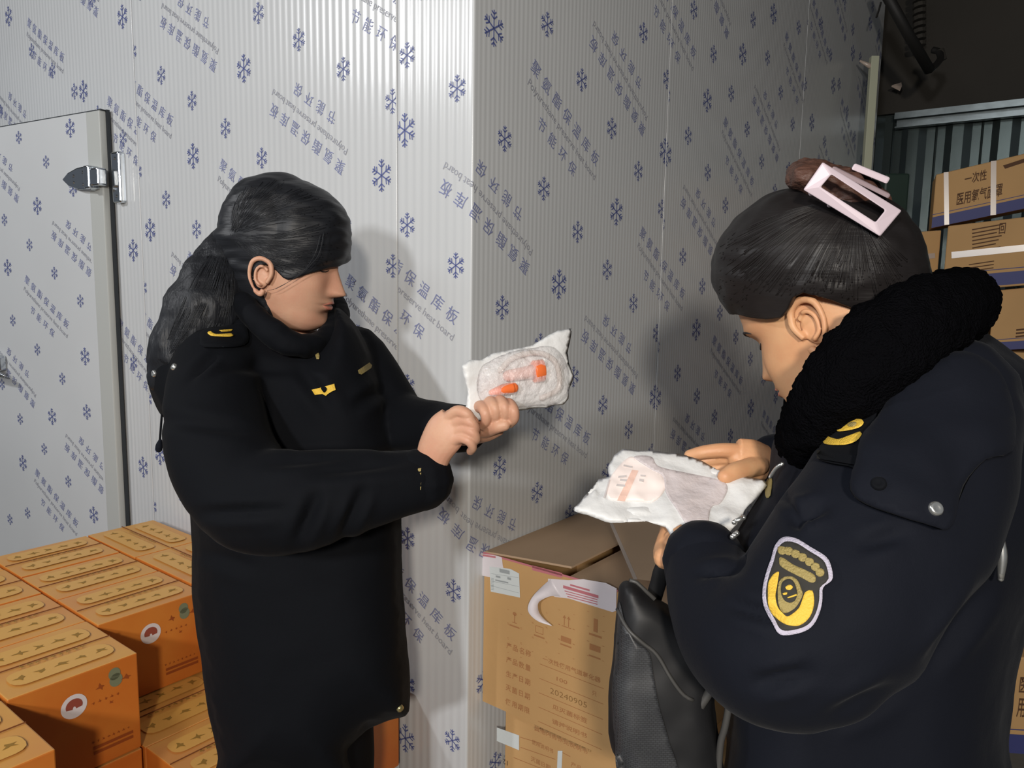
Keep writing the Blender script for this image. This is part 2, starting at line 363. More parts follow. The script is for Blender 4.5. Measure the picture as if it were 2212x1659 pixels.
# ------------------------------------------------------------ orange gift boxes, stacked against the left face
BH = .1975
def gift_box(u0, u1, v0, v1, z1, label, group, face='u', detail=True, blank=False):
    """box between u0..u1 and v0..v1 (store axes), top at z1; its long side runs along v if face=='u'"""
    o = empty('gift_box', tuple(W((u0 + u1) / 2, (v0 + v1) / 2, z1 - BH)), label=label, cat='box', group=group)
    g = .0018; U0, U1, V0, V1 = u0 + g, u1 - g, v0 + g, v1 - g
    jit = random.uniform(-.0015, .0015); z1 = z1 + jit - .002
    b = MB(); b.box(W(U0, V0, z1 - BH + .002), uL * (U1 - U0), uR * (V1 - V0), ZV * (BH - .004)); body = bevel(b.me(), .0025, 2)
    body.materials.append(M['orange']); body.materials.append(M['orange_top'])
    for p in body.polygons: p.material_index = 1 if p.normal.z > .7 else 0
    link('body', body, None, o)
    if face == 'u': a, c_, L, Wd = uR, uL, V1 - V0, U1 - U0; org = W(U0, V0, z1)      # x along v, y along u
    else: a, c_, L, Wd = -uL, uR, U1 - U0, V1 - V0; org = W(U1, V0, z1)
    # top: two pale rounded stripes with brush lettering either side of the lid seam
    nrm = np.cross(a, c_); sg = 1 if nrm[2] > 0 else -1
    fn = lambda off: (lambda x, y: org + a * x + c_ * y + ZV * off)
    if blank: return o
    ink = Ink()
    for y0 in (.13, .60):
        ink = Ink(); ink.rrect(L * .10, Wd * y0, L * .90, Wd * (y0 + .27), Wd * .10, 0); link('top_stripe', ink.me(fn(.0007)), [M['orange_stripe']], o)
    ink = Ink()
    rnd = random.Random(5)
    for r_, y in enumerate((.265, .735)):
        for k in range(5): ink.brush(L * (.19 + .155 * k), Wd * y, .030, 0, rnd)
    for k in range(9): ink.brush(L * (.26 + .06 * k), Wd * .46, .015, 0, rnd)
    link('top_lettering', ink.me(fn(.0012)), [M['ink_olive']], o, kind='stuff')
    b = MB(); b.box(org + c_ * Wd * .4985 + a * .001 + ZV * -.001, a * (L - .002), c_ * .0013, ZV * .0019); b.obj('lid_seam', M['seam'], o)
    if detail:   # narrow front: the face looking along -u (or -v)
        if face == 'u': f0, fx, off = W(U0, V0, z1 - BH), uR, -uL
        else: f0, fx, off = W(U1, V0, z1 - BH), -uL, -uR
        fl = V1 - V0 if face == 'u' else U1 - U0
        P = lambda d: (lambda x, y: f0 + fx * x + ZV * y + off * d)
        ink = Ink(); ink.ell(fl * .47, BH * .70, .0225, .0225); link('emblem', ink.me(P(.0008)), [M['white_print']], o)
        ink = Ink(); cx, cy = fl * .47, BH * .705
        arc = [(cx + .0145 * math.cos(t), cy + .0135 * math.sin(t)) for t in np.linspace(-.35, math.pi + .35, 18)] + [(cx + .003 * math.cos(t), cy - .006 + .005 * math.sin(t)) for t in np.linspace(math.pi, 0, 6)]
        ink.poly(arc); link('emblem_heart', ink.me(P(.0013)), [M['red_print']], o)
        ink = Ink(); ink.ell(fl * .80, BH * .865, .011, .012); ink.ell(fl * .81, BH * .80, .012, .013); link('leaf_figure', ink.me(P(.0008)), [M['leaf_print']], o, kind='stuff')
        ink = Ink(); rnd = random.Random(9)
        ink.brush(fl * .68, BH * .79, .022, 0, rnd); ink.brush(fl * .90, BH * .79, .022, 0, rnd)
        for k in range(5): ink.brush(fl * (.62 + .05 * k), BH * .655, .009, 0, rnd)
        ink.brush(fl * .76, BH * .60, .012, 0, rnd)
        for k in range(8): ink.brush(fl * (.60 + .042 * k), BH * .27, .008, 0, rnd)
        for r_ in range(2): ink.bar(fl * .60, BH * (.16 + .05 * r_), fl * .93, BH * (.16 + .05 * r_), .006)
        link('side_lettering', ink.me(P(.0009)), [M['ink_brown']], o, kind='stuff')
    return o
ZT = .79; G = 'orange gift boxes in the stack by the cold store'
names = ['orange gift box with white round emblem, its right edge hidden by the dark coat',
         'orange gift box, top layer, middle row, second back from the emblem face', 'orange gift box, top layer, middle row, third back, far end under the door']
for k in range(3): gift_box(.6 + .2 * k, .8 + .2 * k, -.475, -.240, ZT, names[k], G)
gift_box(.935, 1.207, -.236, -.046, ZT, 'orange gift box at the far top corner of the stack, turned sideways', G, 'v')
gift_box(.662, .932, -.236, -.046, ZT, 'sideways orange gift box, top layer, next to the dark coat, touching the panel wall', G, 'v')
nb = ['orange gift box whose emblem face is half shaded, nearer of the two showing emblems',
      'orange gift box, top layer, left row, second back from the near emblem box', 'orange gift box, top layer, left row, third back', 'orange gift box, top layer, left row, cut by the photo edge at the far end']
for k in range(4): gift_box(.421 + .222 * k, .421 + .222 * (k + 1), -.702, -.477, ZT, nb[k], G)
gift_box(.212, .434, -.93, -.704, ZT, 'nearest orange gift box, at the bottom left corner of the photo', G)
gift_box(.434, .656, -.93, -.704, ZT, 'orange gift box at the left photo edge, behind the bottom left corner box', G)
# lower layers: only those the photo shows (tops and faces in front of the upper ones), plus what carries the stack
low = {2: [('orange gift box one layer down, its top showing between two emblem faces', .42, .64, -.475, -.24), ('lower orange gift box beside the coat hem, top half in shadow', .64, .86, -.475, -.24),
           ('lower orange gift box at the bottom edge in front of the coat hem', .235, .42, -.475, -.24)],
       }
for lab, a, b, c, d in low[2]: gift_box(a, b, c, d, ZT - BH, lab, G, detail=False)
gift_box(.175, .40, -.215, -.025, ZT - BH + .030, 'dark brown-orange gift box standing right of the coat hem against the panel wall', G, 'u', False, True)
def filler(lab, a, b, c, d, z, f='u'): gift_box(a, b, c, d, z, lab, G + ', lower layers', f, False, True)
for k, (a, b, c, d) in enumerate(((.86, 1.2, -.475, -.24), (.662, .932, -.236, -.046), (.935, 1.207, -.236, -.046), (.42, .645, -.702, -.477), (.645, .87, -.702, -.477), (.87, 1.31, -.702, -.477), (.212, .434, -.93, -.704), (.434, .656, -.93, -.704))):
    filler('plain orange gift box carrying the upper layer of the stack', a, b, c, d, ZT - BH)
for l in (2, 3):
    for a, b, c, d in ((.2, .7, -.475, -.24), (.7, 1.2, -.475, -.24), (.215, .7, -.236, -.046), (.7, 1.207, -.236, -.046), (.42, .86, -.702, -.477), (.86, 1.31, -.702, -.477), (.212, .656, -.93, -.704)):
        filler('plain orange gift box carrying the upper layer of the stack', a, b, c, d, ZT - BH * l)
# ------------------------------------------------------------ medical cartons by the right face
def wallv(px, py, v0, ax='v'):
    """point where the pixel ray meets the plane v=v0 (or u=v0)"""
    a = uR if ax == 'v' else uL; r = ray(px, py); s_ = (v0 - (CAM - C0) @ a) / (r @ a); p = CAM + r * s_; q = p - C0; return q @ uL, q @ uR, p[2]
def carton_body(o, u0, u1, v0, v1, z0, z1, top=True):
    b = MB(); t = .004
    b.box(W(u0, v0, z0), uL * (u1 - u0), uR * t, ZV * (z1 - z0)); b.box(W(u0, v1 - t, z0), uL * (u1 - u0), uR * t, ZV * (z1 - z0))
    b.box(W(u0, v0 + t, z0), uL * t, uR * (v1 - v0 - 2 * t), ZV * (z1 - z0)); b.box(W(u1 - t, v0 + t, z0), uL * t, uR * (v1 - v0 - 2 * t), ZV * (z1 - z0))
    b.box(W(u0 + t, v0 + t, z0), uL * (u1 - u0 - 2 * t), uR * (v1 - v0 - 2 * t), ZV * t)
    if top: b.box(W(u0 + t, v0 + t, z1 - t), uL * (u1 - u0 - 2 * t), uR * (v1 - v0 - 2 * t), ZV * t)
    return link('body', b.me(), M['kraft'], o)
cu1, cu0, cv0, cv1, cz1, cz0 = -.004, -.43, .046, .40, .942, .612
o = empty('carton', tuple(W((cu0 + cu1) / 2, (cv0 + cv1) / 2, cz0)), label='open brown cardboard carton with white packing tape and printed product details, topmost of its stack', cat='box')
carton_body(o, cu0, cu1, cv0, cv1, cz0, cz1, False)
FW = cu1 - cu0
def ff(off=.0008, z=cz0, u=cu1, v=cv0): return lambda x, y: W(u, v, z) - uL * x + ZV * y - uR * off      # x to the right, y up on the front
def fpx(px, py, v=cv0, u=cu1, z=cz0): a = wallv(px, py, v); return (u - a[0], a[2] - z)
# flaps
b = MB(); tf = .004
b.box(W(cu1 - .002, cv0, cz1), -uL * .215, uR * (cv1 - cv0), ZV * tf); me_ = b.me(); a_ = co(me_)
a_[:, 2] += np.clip(-(a_ - W(cu1, 0, 0)) @ uL / .21, 0, 1) * .020 * 1.0; setco(me_, a_); link('top_flap', me_, M['kraft_d'], o)
b = MB(); b.box(W(cu0 + .216, cv0 + .001, cz1 - .003), -uL * .214, uR * (cv1 - cv0 - .002), ZV * tf); link('top_flap', b.me(), M['kraft_d'], o)
p0, p1 = W(-.205, cv1 - .02, cz1 + .04), W(-.33, cv0 + .09, cz1 + .002)
b = MB(); hh = (p0 - p1); b.box(p1, hh, -uL * .22 + ZV * .02, np.array([0, 0, .004]) - uR * .003)
me_ = b.me(); a_ = co(me_); setco(me_, a_); 
b2 = MB(); A_, B_ = at(1321, 1126, 1.62), at(1375, 1250, 1.36); b2.add([A_, B_, B_ + CR * .20 + ZV * -.03, A_ + CR * .22 + ZV * .03] + [q + CB * .004 + CR * .002 for q in (A_, B_, B_ + CR * .20 + ZV * -.03, A_ + CR * .22 + ZV * .03)],
      [(0, 1, 2, 3), (7, 6, 5, 4), (0, 4, 5, 1), (1, 5, 6, 2), (2, 6, 7, 3), (3, 7, 4, 0)]); link('raised_flap', b2.me(), M['kraft_d'], o)
b2 = MB(); b2.box(A_ - CR * .006, CR * .007, B_ - A_, CB * .005); link('flap_edge', b2.me(), M['strap'], o)
# prints on the front
ink = Ink()
rows = [('产品名称', '一次性使用气道氧化器', 1160, 1397), ('产品数量', '100', 1160, 1427), ('生产日期', '', 1160, 1457), ('灭菌日期', '见灭菌标签', 1160, 1486), ('使用期限', '请按说明书', 1160, 1516)]
x0, y0 = fpx(1100, 1395); x1, y1 = fpx(1100, 1517); dy = (y1 - y0) / 4
for i, (t1, t2, _, _) in enumerate(rows):
    for k, ch in enumerate(t1): ink.text(ch, x0 + .0165 * k, y0 + dy * i, .0145, 0, 0, fat=.014)
    xa, xb = fpx(1166, 1430)[0], fpx(1305, 1470)[0]
    ink.bar(xa, y0 + dy * (i + .42), xb, y0 + dy * (i + .42), .0011, 0)
    if t2: ink.text(t2, (xa + xb) / 2 + (.0 if i != 1 else -.02), y0 + dy * i + .001, .0115, 0, 0, fitw=(xb - xa) * (.9 if i == 0 else .17 if i == 1 else .55), fat=.012)
ink.text('只', xb - .02, y0 + dy * 1 + .001, .011, 0, 0)
ink.text('其他内容详见说明书', (xa + xb) / 2 - .02, y0 + dy * 5, .011, 0, 0, fitw=.128, fat=.014)
# handling symbols, four columns
for c_, px in enumerate((1112, 1166, 1224, 1287)):
    for r_ in range(3):
        x, y = fpx(px, 1330 + c_ * 4 + r_ * 32 + (0 if c_ else 6))
        for sx in (-1, 1):
            for sy in (-1, 1): ink.bar(x + sx * .019, y + sy * .0145, x + sx * .015, y + sy * .0145, .0008, 0)
    x, y = fpx(px, 1334 + c_ * 6)
    if c_ == 0: ink.bar(x, y - .01, x, y + .006, .002, 0); ink.ell(x, y + .008, .005, .004, 0, 12); ink.bar(x - .006, y - .011, x + .006, y - .011, .0015, 0)
    if c_ == 1:
        for a, b in (((-1, -1), (1, -1)), ((1, -1), (1, 1)), ((1, 1), (-1, 1)), ((-1, 1), (-1, -1))): ink.bar(x + a[0] * .009, y - .02 + a[1] * .007, x + b[0] * .009, y - .02 + b[1] * .007, .0012, 0)
    if c_ == 2:
        for sx in (-1, 1): ink.bar(x + sx * .005, y - .006, x + sx * .005, y + .009, .0018, 0); ink.poly([(x + sx * .005 - .004, y + .009), (x + sx * .005 + .004, y + .009), (x + sx * .005, y + .015)], 0)
        ink.bar(x - .011, y - .008, x + .011, y - .008, .0016, 0); ink.bar(x - .012, y - .034, x + .012, y - .034, .011, 0)
    if c_ == 3: ink.bar(x, y - .012, x, y + .014, .009, 0); ink.bar(x - .014, y - .019, x + .014, y - .019, .004, 0); ink.bar(x - .012, y - .044, x + .012, y - .044, .012, 0)
    ink.bar(x - .013, y - (.019 if c_ == 0 else .034 if c_ == 1 else .046 if c_ == 2 else .062), x + .013, y - (.019 if c_ == 0 else .034 if c_ == 1 else .046 if c_ == 2 else .062), .003, 0)
link('printed_text', ink.me(ff()), [M['kraft_ink']], o, kind='stuff')
ink = Ink(); xm, ym = fpx(1235, 1500); ink.text('20240905', (xa + xb) / 2 - .004, y0 + dy * 2 + .002, .017, 0, 0, fitw=.086, fat=-.01); link('stamped_date', ink.me(ff(.0009)), [M['kraft_ink2']], o, kind='stuff')
# shipping label, left tape, right tape with red print, peeled tape end
def front_poly(name, pts, off, m, par): ink = Ink(); ink.poly([fpx(*p) for p in pts]); return link(name, evald(ink.me(ff(off)), ('SOLIDIFY', dict(thickness=.0004))), [m], par)
tl = front_poly('tape', [(1043, 1196), (1075, 1200), (1085, 1204), (1087, 1222), (1096, 1250), (1062, 1247), (1043, 1243)], .0012, M['tape'], o)
ink = Ink(); ink.bar(*fpx(1044, 1199), *fpx(1072, 1203), .004); link('tape_print', ink.me(ff(.002)), [M['tape_red']], tl, kind='stuff')
lb = front_poly('shipping_label', [(1059, 1223), (1104, 1228), (1123, 1238), (1125, 1290), (1062, 1277)], .0024, M['paper_lbl'], o)
ink = Ink()
for a, b, w_ in (((1062, 1238), (1122, 1247), .0007), ((1062, 1254), (1123, 1266), .0007), ((1062, 1264), (1123, 1280), .0007), ((1081, 1231), (1103, 1236), .008), ((1073, 1244), (1083, 1246), .004), ((1098, 1248), (1106, 1250), .005), ((1072, 1252), (1100, 1258), .003)): ink.bar(*fpx(*a), *fpx(*b), w_)
for k in range(9): ink.bar(*fpx(1063, 1248 + k * 3), *fpx(1069, 1249 + k * 3), .0011)
link('label_print', ink.me(ff(.0032)), [M['lbl_grey']], lb, kind='stuff')
tr = front_poly('tape', [(1186, 1249), (1230, 1252), (1262, 1250), (1310, 1258), (1334, 1270), (1333, 1318), (1325, 1321), (1232, 1292), (1200, 1288), (1186, 1275)], .0030, M['tape'], o)
ink = Ink(); ink.bar(*fpx(1219, 1266), *fpx(1295, 1288), .006); ink.bar(*fpx(1234, 1262), *fpx(1276, 1274), .0035)
for k in range(3): ink.bar(*fpx(1222 + k * 3, 1275 + k * 6), *fpx(1293, 1294 + k * 5), .0018)
link('tape_print', ink.me(ff(.004)), [M['tape_red']], tr, kind='stuff')
ink = Ink(); ink.bar(*fpx(1043, 1193), *fpx(1335, 1276), .004); ink.bar(*fpx(1150, 1226), *fpx(1215, 1243), .010); link('torn_tape_edge', ink.me(ff(.001)), [M['tape_red']], o, kind='stuff')
# curl of loose tape
OE = [(1190, 1250, .003), (1168, 1270, .012), (1149, 1291, .026), (1140, 1313, .034), (1146, 1329, .034), (1164, 1343, .024), (1191, 1352, .012)]
IE = [(1212, 1289, .003), (1190, 1288, .010), (1170, 1296, .016), (1162, 1305, .020), (1164, 1322, .018), (1175, 1337, .014), (1192, 1351, .012)]
def pv(q): a = wallv(q[0], q[1], cv0 - q[2]); return W(*a)
oe, ie = spline([pv(q) for q in OE], 6), spline([pv(q) for q in IE], 6); vs = [x for p in zip(oe, ie) for x in p]
link('peeled_tape', evald(mesh(vs, [(2 * i, 2 * i + 1, 2 * i + 3, 2 * i + 2) for i in range(len(oe) - 1)]), ('SOLIDIFY', dict(thickness=.0006))), M['tape'], o, True)
# white paper under the raised flap
b = MB(); b.box(W(-.20, .25, cz1 + .0225), -uL * .07, uR * .05, ZV * .0012); b.obj('paper_slip', M['paper_lbl'], o)
# carton 2, set back under it
v2 = .075; u2 = -.045
o2 = empty('carton', tuple(W(-.25, .25, .28)), label='brown carton with a blank white sticker and black handwriting, under the open carton', cat='box')
carton_body(o2, -.47, u2, v2, .43, .287, cz0 - .001)
f2 = lambda px, py: fpx(px, py, v2, u2, .285)
def ff2(off): return lambda x, y: W(u2, v2, .285) - uL * x + ZV * y - uR * off
ink = Ink(); ink.poly([f2(*p) for p in ((1074, 1571), (1122, 1588), (1122, 1620), (1074, 1600))]); link('sticker', evald(ink.me(ff2(.001)), ('SOLIDIFY', dict(thickness=.0004))), [M['paper_lbl']], o2)
ink = Ink(); ink.poly([f2(*p) for p in ((1206, 1621), (1216, 1621), (1213, 1690), (1203, 1690))]); link('tape_strip', evald(ink.me(ff2(.0015)), ('SOLIDIFY', dict(thickness=.0004))), [M['paper_lbl']], o2)
ink = Ink(); h0 = f2(1092, 1646); ink.text('12', h0[0], h0[1], .016, math.pi, 0); link('handwriting', ink.me(ff2(.001)), [M['marker']], o2, kind='stuff')
ink = Ink()
for t_, px, py, w_ in (('使用说明书', 1172, 1612, .055), ('灭菌日期', 1168, 1648, .05), ('产品', 1245, 1655, .025)): ink.text(t_, *f2(px, py), .012, 0, 0, fitw=w_)
for p, q in (((1124, 1592), (1170, 1606)), ((1125, 1614), (1200, 1640)), ((1215, 1625), (1232, 1634)), ((1110, 1636), (1190, 1668))): ink.bar(*f2(*p), *f2(*q), .0012)
link('printed_text', ink.me(ff2(.0009)), [M['kraft_ink']], o2, kind='stuff')
o3 = empty('carton', tuple(W(-.25, .25, 0)), label='lowest brown carton of the stack beside the right panel face', cat='box')
carton_body(o3, -.46, -.03, .06, .42, .001, .285)
# ------------------------------------------------------------ back corner: beam, pole, cartons, duct
b_ = MB(); b_.box(back(.0, 2.395, .05), -uL * 2.6, nL * .07, ZV * .012); b_.box(back(.0, 2.34, .05), -uL * 2.6, nL * .012, ZV * .055); b_.box(back(.0, 2.335, .05), -uL * 2.6, nL * .05, ZV * .006); b_.box(back(.0, 2.395, .12), -uL * 2.6, nL * .004, ZV * -.02)
b_.obj('wall_beam', M['galv'], label='galvanised steel channel running along the corrugated rear wall', cat='beam')
b_ = MB(); P_ = [at(1905, -30, 3.1), at(1960, 70, 3.2), at(2008, 152, 3.3)]
b_.tube(P_, .022, 14); t_ = at(2008, 152, 3.3)
pipe = empty('drain_pipe', tuple(t_), label='black diagonal pipe hanging under the dark ceiling with a hooked end', cat='pipe')
b_.obj('pipe', M['dark_steel'], pipe, True)
b_ = MB(); b_.tube(spline([t_, at(2022, 140, 3.32), at(2032, 125, 3.34), at(2028, 112, 3.36), at(2015, 108, 3.38)], 5), .014, 10); b_.obj('elbow', M['dark_steel'], pipe, True)
b_ = MB(); b_.tube([at(2030, 108, 3.36), at(2036, 130, 3.36)], .018, 10); b_.obj('clamp', M['ceil'], pipe, True)
b_ = MB(); b_.tube(spline([at(1903, 5, 3.15), at(1899, 20, 3.15), at(1893, 38, 3.15)], 4), .004, 6); b_.obj('wire', M['dark_steel'], pipe)
sp = MB()
for k in range(9): sp.tube([at(1985, -20 + k * 14, 3.7), at(1986, -12 + k * 14, 3.7)], .03, 10)
sp.obj('flexible_hose', M['ceil'], kind='stuff', label='faint ribbed hose hanging in the dark behind the pipe', cat='hose')
# pale trunking fixed to the far end of the store's right face
b_ = MB(); q0, q1 = at(1894, 120, 3.25), at(1873, 420, 3.25); b_.box(q0 - CR * .021, q1 - q0, CR * .033, CB * -.025); bo = bevel(b_.me(), .002)
duct = empty('cable_trunking', tuple(q1), label='pale upright trunking strip at the dark end of the panel wall, above the hair clip', cat='trunking'); link('cover', bo, M['cable_duct'], duct)
for (x0, y0, x1, y1) in ((1857, 131, 1886, 146),):
    b_ = MB(); b_.tube([at(x0, y0, 3.26), at(x1 - 8, y1 - 4, 3.26), at(x1, y1, 3.26)], [.004, .011, .006], 8); b_.obj('bracket', M['strap'], duct, True)
b_ = MB(); b_.tube([at(1926, 186, 3.9), at(1944, 188, 3.9)], [.004, .022], 5); b_.obj('wall_bracket', M['strap'], label='small pale triangular bracket near the end of the steel channel', cat='bracket')
b_ = MB(); b_.box(at(1905, 470, 3.35), CR * .11, ZV * .19, CB * -.10); bo = bevel(b_.me(), .01)
gm = mat('green_enamel', srgb(44, 62, 54), .5)
link('meter_box', bo, gm, label='dark green metal box on the wall right behind the hair clip', cat='box')
# cartons: far stack on the right. Each is built from its front's top-left, top-right and bottom-left corners
def far_carton(name, tl, tr, bl, d, dr, label, group, deep=.22, band=True, strap_y=None, title=False, straps=(), prints=(), flip=False):
    A, B_, D_ = at(*tl, d), at(*tr, dr), at(*bl, d)
    if 'hidden' in group: B_[2] = A[2]
    ax, ay = B_ - A, np.array([0, 0, (D_ - A)[2]]); n = np.cross(ax, ay); n[2] = 0; n /= np.linalg.norm(n)
    if n @ (A - CAM) < 0: n = -n
    o = empty(name, tuple(A + ay), label=label, cat='box', group=group)
    b = MB(); b.box(A, ax, ay, n * deep); link('body', bevel(b.me(), .004), M['kraft'], o)
    fn = lambda off: (lambda x, y: A + ax * x + ay * y - n * off)
    if band:
        ink = Ink(); ink.poly([(.0, band[0]), (1, band[0]), (1, band[1]), (.0, band[1])]); ink.bar(0, band[0] - .05, 1, band[0] - .05, .012); link('blue_band', ink.me(fn(.001)), [M['blue_band']], o)
    if prints:
        ink = Ink()
        for kind, *q in prints:
            if kind == 'bar': ink.bar(*q)
            if kind == 't':
                txt, x, y, w_, h_ = q; a, t, dm = glyph(txt, .012); ink.add([(x + p[0] / dm[0] * w_, y - p[1] / dm[1] * h_) for p in a], t, 0)
        link('printed_text', ink.me(fn(.0013)), [M['kraft_ink3']], o, kind='stuff')
    for (x0, y0, x1, y1, w_) in straps:
        b = MB(); p, q = A + ax * x0 + ay * y0 - n * .003, A + ax * x1 + ay * y1 - n * .003; s_ = np.cross(q - p, n); s_ /= np.linalg.norm(s_); b.box(p - s_ * w_ / 2, q - p, s_ * w_, n * .0025); b.obj('strap', M['strap'], o)
    return o
M['kraft_ink3'] = mat('carton_ink_brown', srgb(92, 62, 40), .8)
GB = 'cartons stacked in front of the corrugated rear wall'
far_carton('carton', (2022, 377), (2330, 304), (2044, 492), 2.95, 2.75, 'tilted brown carton on top of the far stack, large dark lettering and two clear straps', GB, .22, (.80, 1.0),
           prints=(('t', '一次性', .30, .22, .16, .20), ('t', '医用氧气面罩', .34, .56, .33, .24), ('bar', .50, .16, .66, .12, .07)), straps=((.075, 0, .115, 1.0, .016), (.42, 0, .455, 1.0, .018)))
far_carton('carton', (2048, 488), (2330, 455), (2052, 631), 2.9, 2.7, 'brown carton with a blue band and clear tape glint, under the tilted one', GB, .22, (.78, .97),
           prints=[('bar', .20 + .003 * k, .10 + .055 * k, .44 - .02 * (k % 3), .07 + .055 * k, .018) for k in range(8)] + [('bar', .20, .62 + .05 * k, .40, .60 + .05 * k, .015) for k in range(3)] + [('t', '回', .44, .13, .05, .16)], straps=((.05, .45, 1, .45, .024),))
far_carton('carton', (1968, 502), (2034, 497), (1972, 612), 3.0, 2.98, 'narrow brown carton end with a clear tape line, left of the banded one', GB, .22, (.95, 1.04), prints=(('bar', .5, .72, .6, .71, .03),), straps=((.3, .5, .85, .49, .02),))
far_carton('carton', (2095, 634), (2141, 630), (2100, 742), 2.9, 2.88, 'brown carton just behind the fur collar, lower row of the far stack', GB, .22, None)
far_carton('carton', (2148, 628), (2330, 610), (2150, 748), 2.88, 2.75, 'brown carton at the right photo edge, lower row of the far stack', GB, .22, (.95, 1.1), prints=[('bar', .32, .75 + .06 * k, .5, .74 + .06 * k, .03) for k in range(3)])
for k, (ya, yb) in enumerate(((616, 770), (774, 930), (934, 1090), (1094, 1250), (1254, 1410))):
    far_carton('carton', (1968, ya), (2034, ya - 3), (1972, yb), 3.0, 2.98, 'brown carton of the far stack hidden behind the person on the right', GB + ', hidden rows', .2, None)
for k, (ya, yb) in enumerate(((756, 882), (886, 1012), (1016, 1142), (1146, 1272), (1276, 1402))):
    far_carton('carton', (2060, ya), (2330, ya - 6), (2062, yb), 2.9 , 2.78, 'brown carton of the far stack hidden behind the person on the right', GB + ', hidden rows', .2, None)
far_carton('carton', (2150, 1418), (2330, 1425), (2150, 1640), 2.2, 2.15, 'brown carton with big dark lettering at the bottom right photo edge', GB, .22, (.80, 1.0), prints=(('t', '医', .38, .28, .10, .16), ('t', '用', .38, .52, .10, .20)))
# ------------------------------------------------------------ people: tools
M['skin1'] = mat('skin', srgb(205, 160, 132), .5, spec=.4, sss=.12, var=(.10, 25, srgb(198, 146, 120)), bump=[(.04, 300)])
M['skin2'] = mat('skin', srgb(214, 166, 124), .5, spec=.4, sss=.12, var=(.10, 25, srgb(206, 152, 112)), bump=[(.04, 300)])
M['hair1'] = mat('hair_black', (.012, .013, .016), .46, spec=.32, bump=[(.10, (25, 25, 420))])
M['hair2'] = mat('hair_black', (.013, .011, .011), .46, spec=.32, bump=[(.10, (30, 60, 420))])
M['hair1v'] = mat('hair_black_tail', (.012, .013, .016), .48, spec=.32, bump=[(.25, (260, 260, 22))])
M['hair_br'] = mat('hair_brown_bun', (.10, .048, .034), .45, spec=.4, bump=[(.5, (60, 90, 240))])
M['coat1'] = mat('coat_navy_black', (.0042, .0048, .0066), .82, spec=.10, sheen=.015, bump=[(.35, 9), (.08, 700)])
M['coat2'] = mat('coat_navy', (.0058, .0070, .0118), .80, spec=.13, sheen=.025, bump=[(.35, 9), (.08, 700)])
M['fur'] = mat('collar_fur', (.004, .004, .005), 1, spec=.01, bump=[(.9, 420)])
M['trouser'] = mat('trousers_black', (.004, .004, .005), .85, spec=.1)
M['shoe'] = mat('shoe_black', (.01, .01, .01), .4)
M['gold'] = mat('badge_gold_thread', srgb(226, 186, 70), .55, spec=.3, bump=[(.3, 500)])
M['gold_d'] = mat('badge_dull_gold', srgb(158, 140, 84), .6, bump=[(.4, 500)])
M['brass'] = mat('brass_snap', srgb(190, 180, 130), .3, metal=.8)
M['steel'] = mat('snap_steel', (.75, .75, .72), .25, metal=.9)
M['lav'] = mat('clip_lavender_plastic', srgb(206, 190, 198), .4)
M['patch_e'] = mat('patch_border_thread', srgb(190, 184, 200), .7, bump=[(.4, 600)])
M['patch_b'] = mat('patch_ground', srgb(44, 42, 38), .8)
M['cuffw'] = mat('inner_cuff_knit', srgb(196, 178, 160), .8, bump=[(.3, 400)])
M['lash'] = mat('lash_brow', (.015, .011, .01), .7)
def dense(poly, step, closed=True):
    P = [np.array(p, float) for p in poly]; n = len(P); out = []
    for i in range(n if closed else n - 1):
        a, b, c, d = P[(i - 1) % n], P[i], P[(i + 1) % n], P[(i + 2) % n]
        if not closed: a = P[max(i - 1, 0)]; d = P[min(i + 2, n - 1)]
        k = max(1, int(np.linalg.norm(c - b) / step))
        for j in range(k):
            t = j / k; out.append(.5 * (2 * b + (c - a) * t + (2 * a - 5 * b + 4 * c - d) * t * t + (3 * b - a - 3 * c + d) * t ** 3))
    return np.array(out)
def inside(P, q):
    x, y = q[:, 0], q[:, 1]; r = np.zeros(len(q), bool); n = len(P)
    for i in range(n):
        (x1, y1), (x2, y2) = P[i], P[(i + 1) % n]
        if y1 != y2: c = ((y1 > y) != (y2 > y)) & (x < (x2 - x1) * (y - y1) / (y2 - y1) + x1); r ^= c
    return r
def edist(P, q):
    d = np.full(len(q), 1e9)
    for i in range(len(P)):
        a, b = P[i], P[(i + 1) % len(P)]; ab = b - a; t = np.clip(((q - a) @ ab) / (ab @ ab + 1e-9), 0, 1); d = np.minimum(d, np.linalg.norm(q - a - t[:, None] * ab, axis=1))
    return d
def tri_fill(poly, g, smooth=True, step=None):
    P = dense(poly, step or g) if smooth else np.array([p for a, b in zip(poly, poly[1:] + poly[:1]) for p in np.linspace(a, b, max(2, int(math.dist(a, b) / (step or g)) + 1))[:-1]])
    mn, mx = P.min(0), P.max(0); xs, ys = np.arange(mn[0], mx[0], g), np.arange(mn[1], mx[1], g)
    Q = np.array([(x + (g / 2 if j % 2 else 0), y) for j, y in enumerate(ys) for x in xs]); Q = Q[inside(P, Q)]; Q = Q[edist(P, Q) > g * .55]
    allp = np.vstack([P, Q]); n = len(P)
    v, e, f, *_ = geometry.delaunay_2d_cdt([Vector(p) for p in allp], [(i, (i + 1) % n) for i in range(n)], [list(range(n))], 1, 1e-4)
    V = np.array([tuple(p) for p in v]); F = [tuple(x) for x in f]; D = edist(P, V); D[D < 1e-3] = 0
    return V, F, D
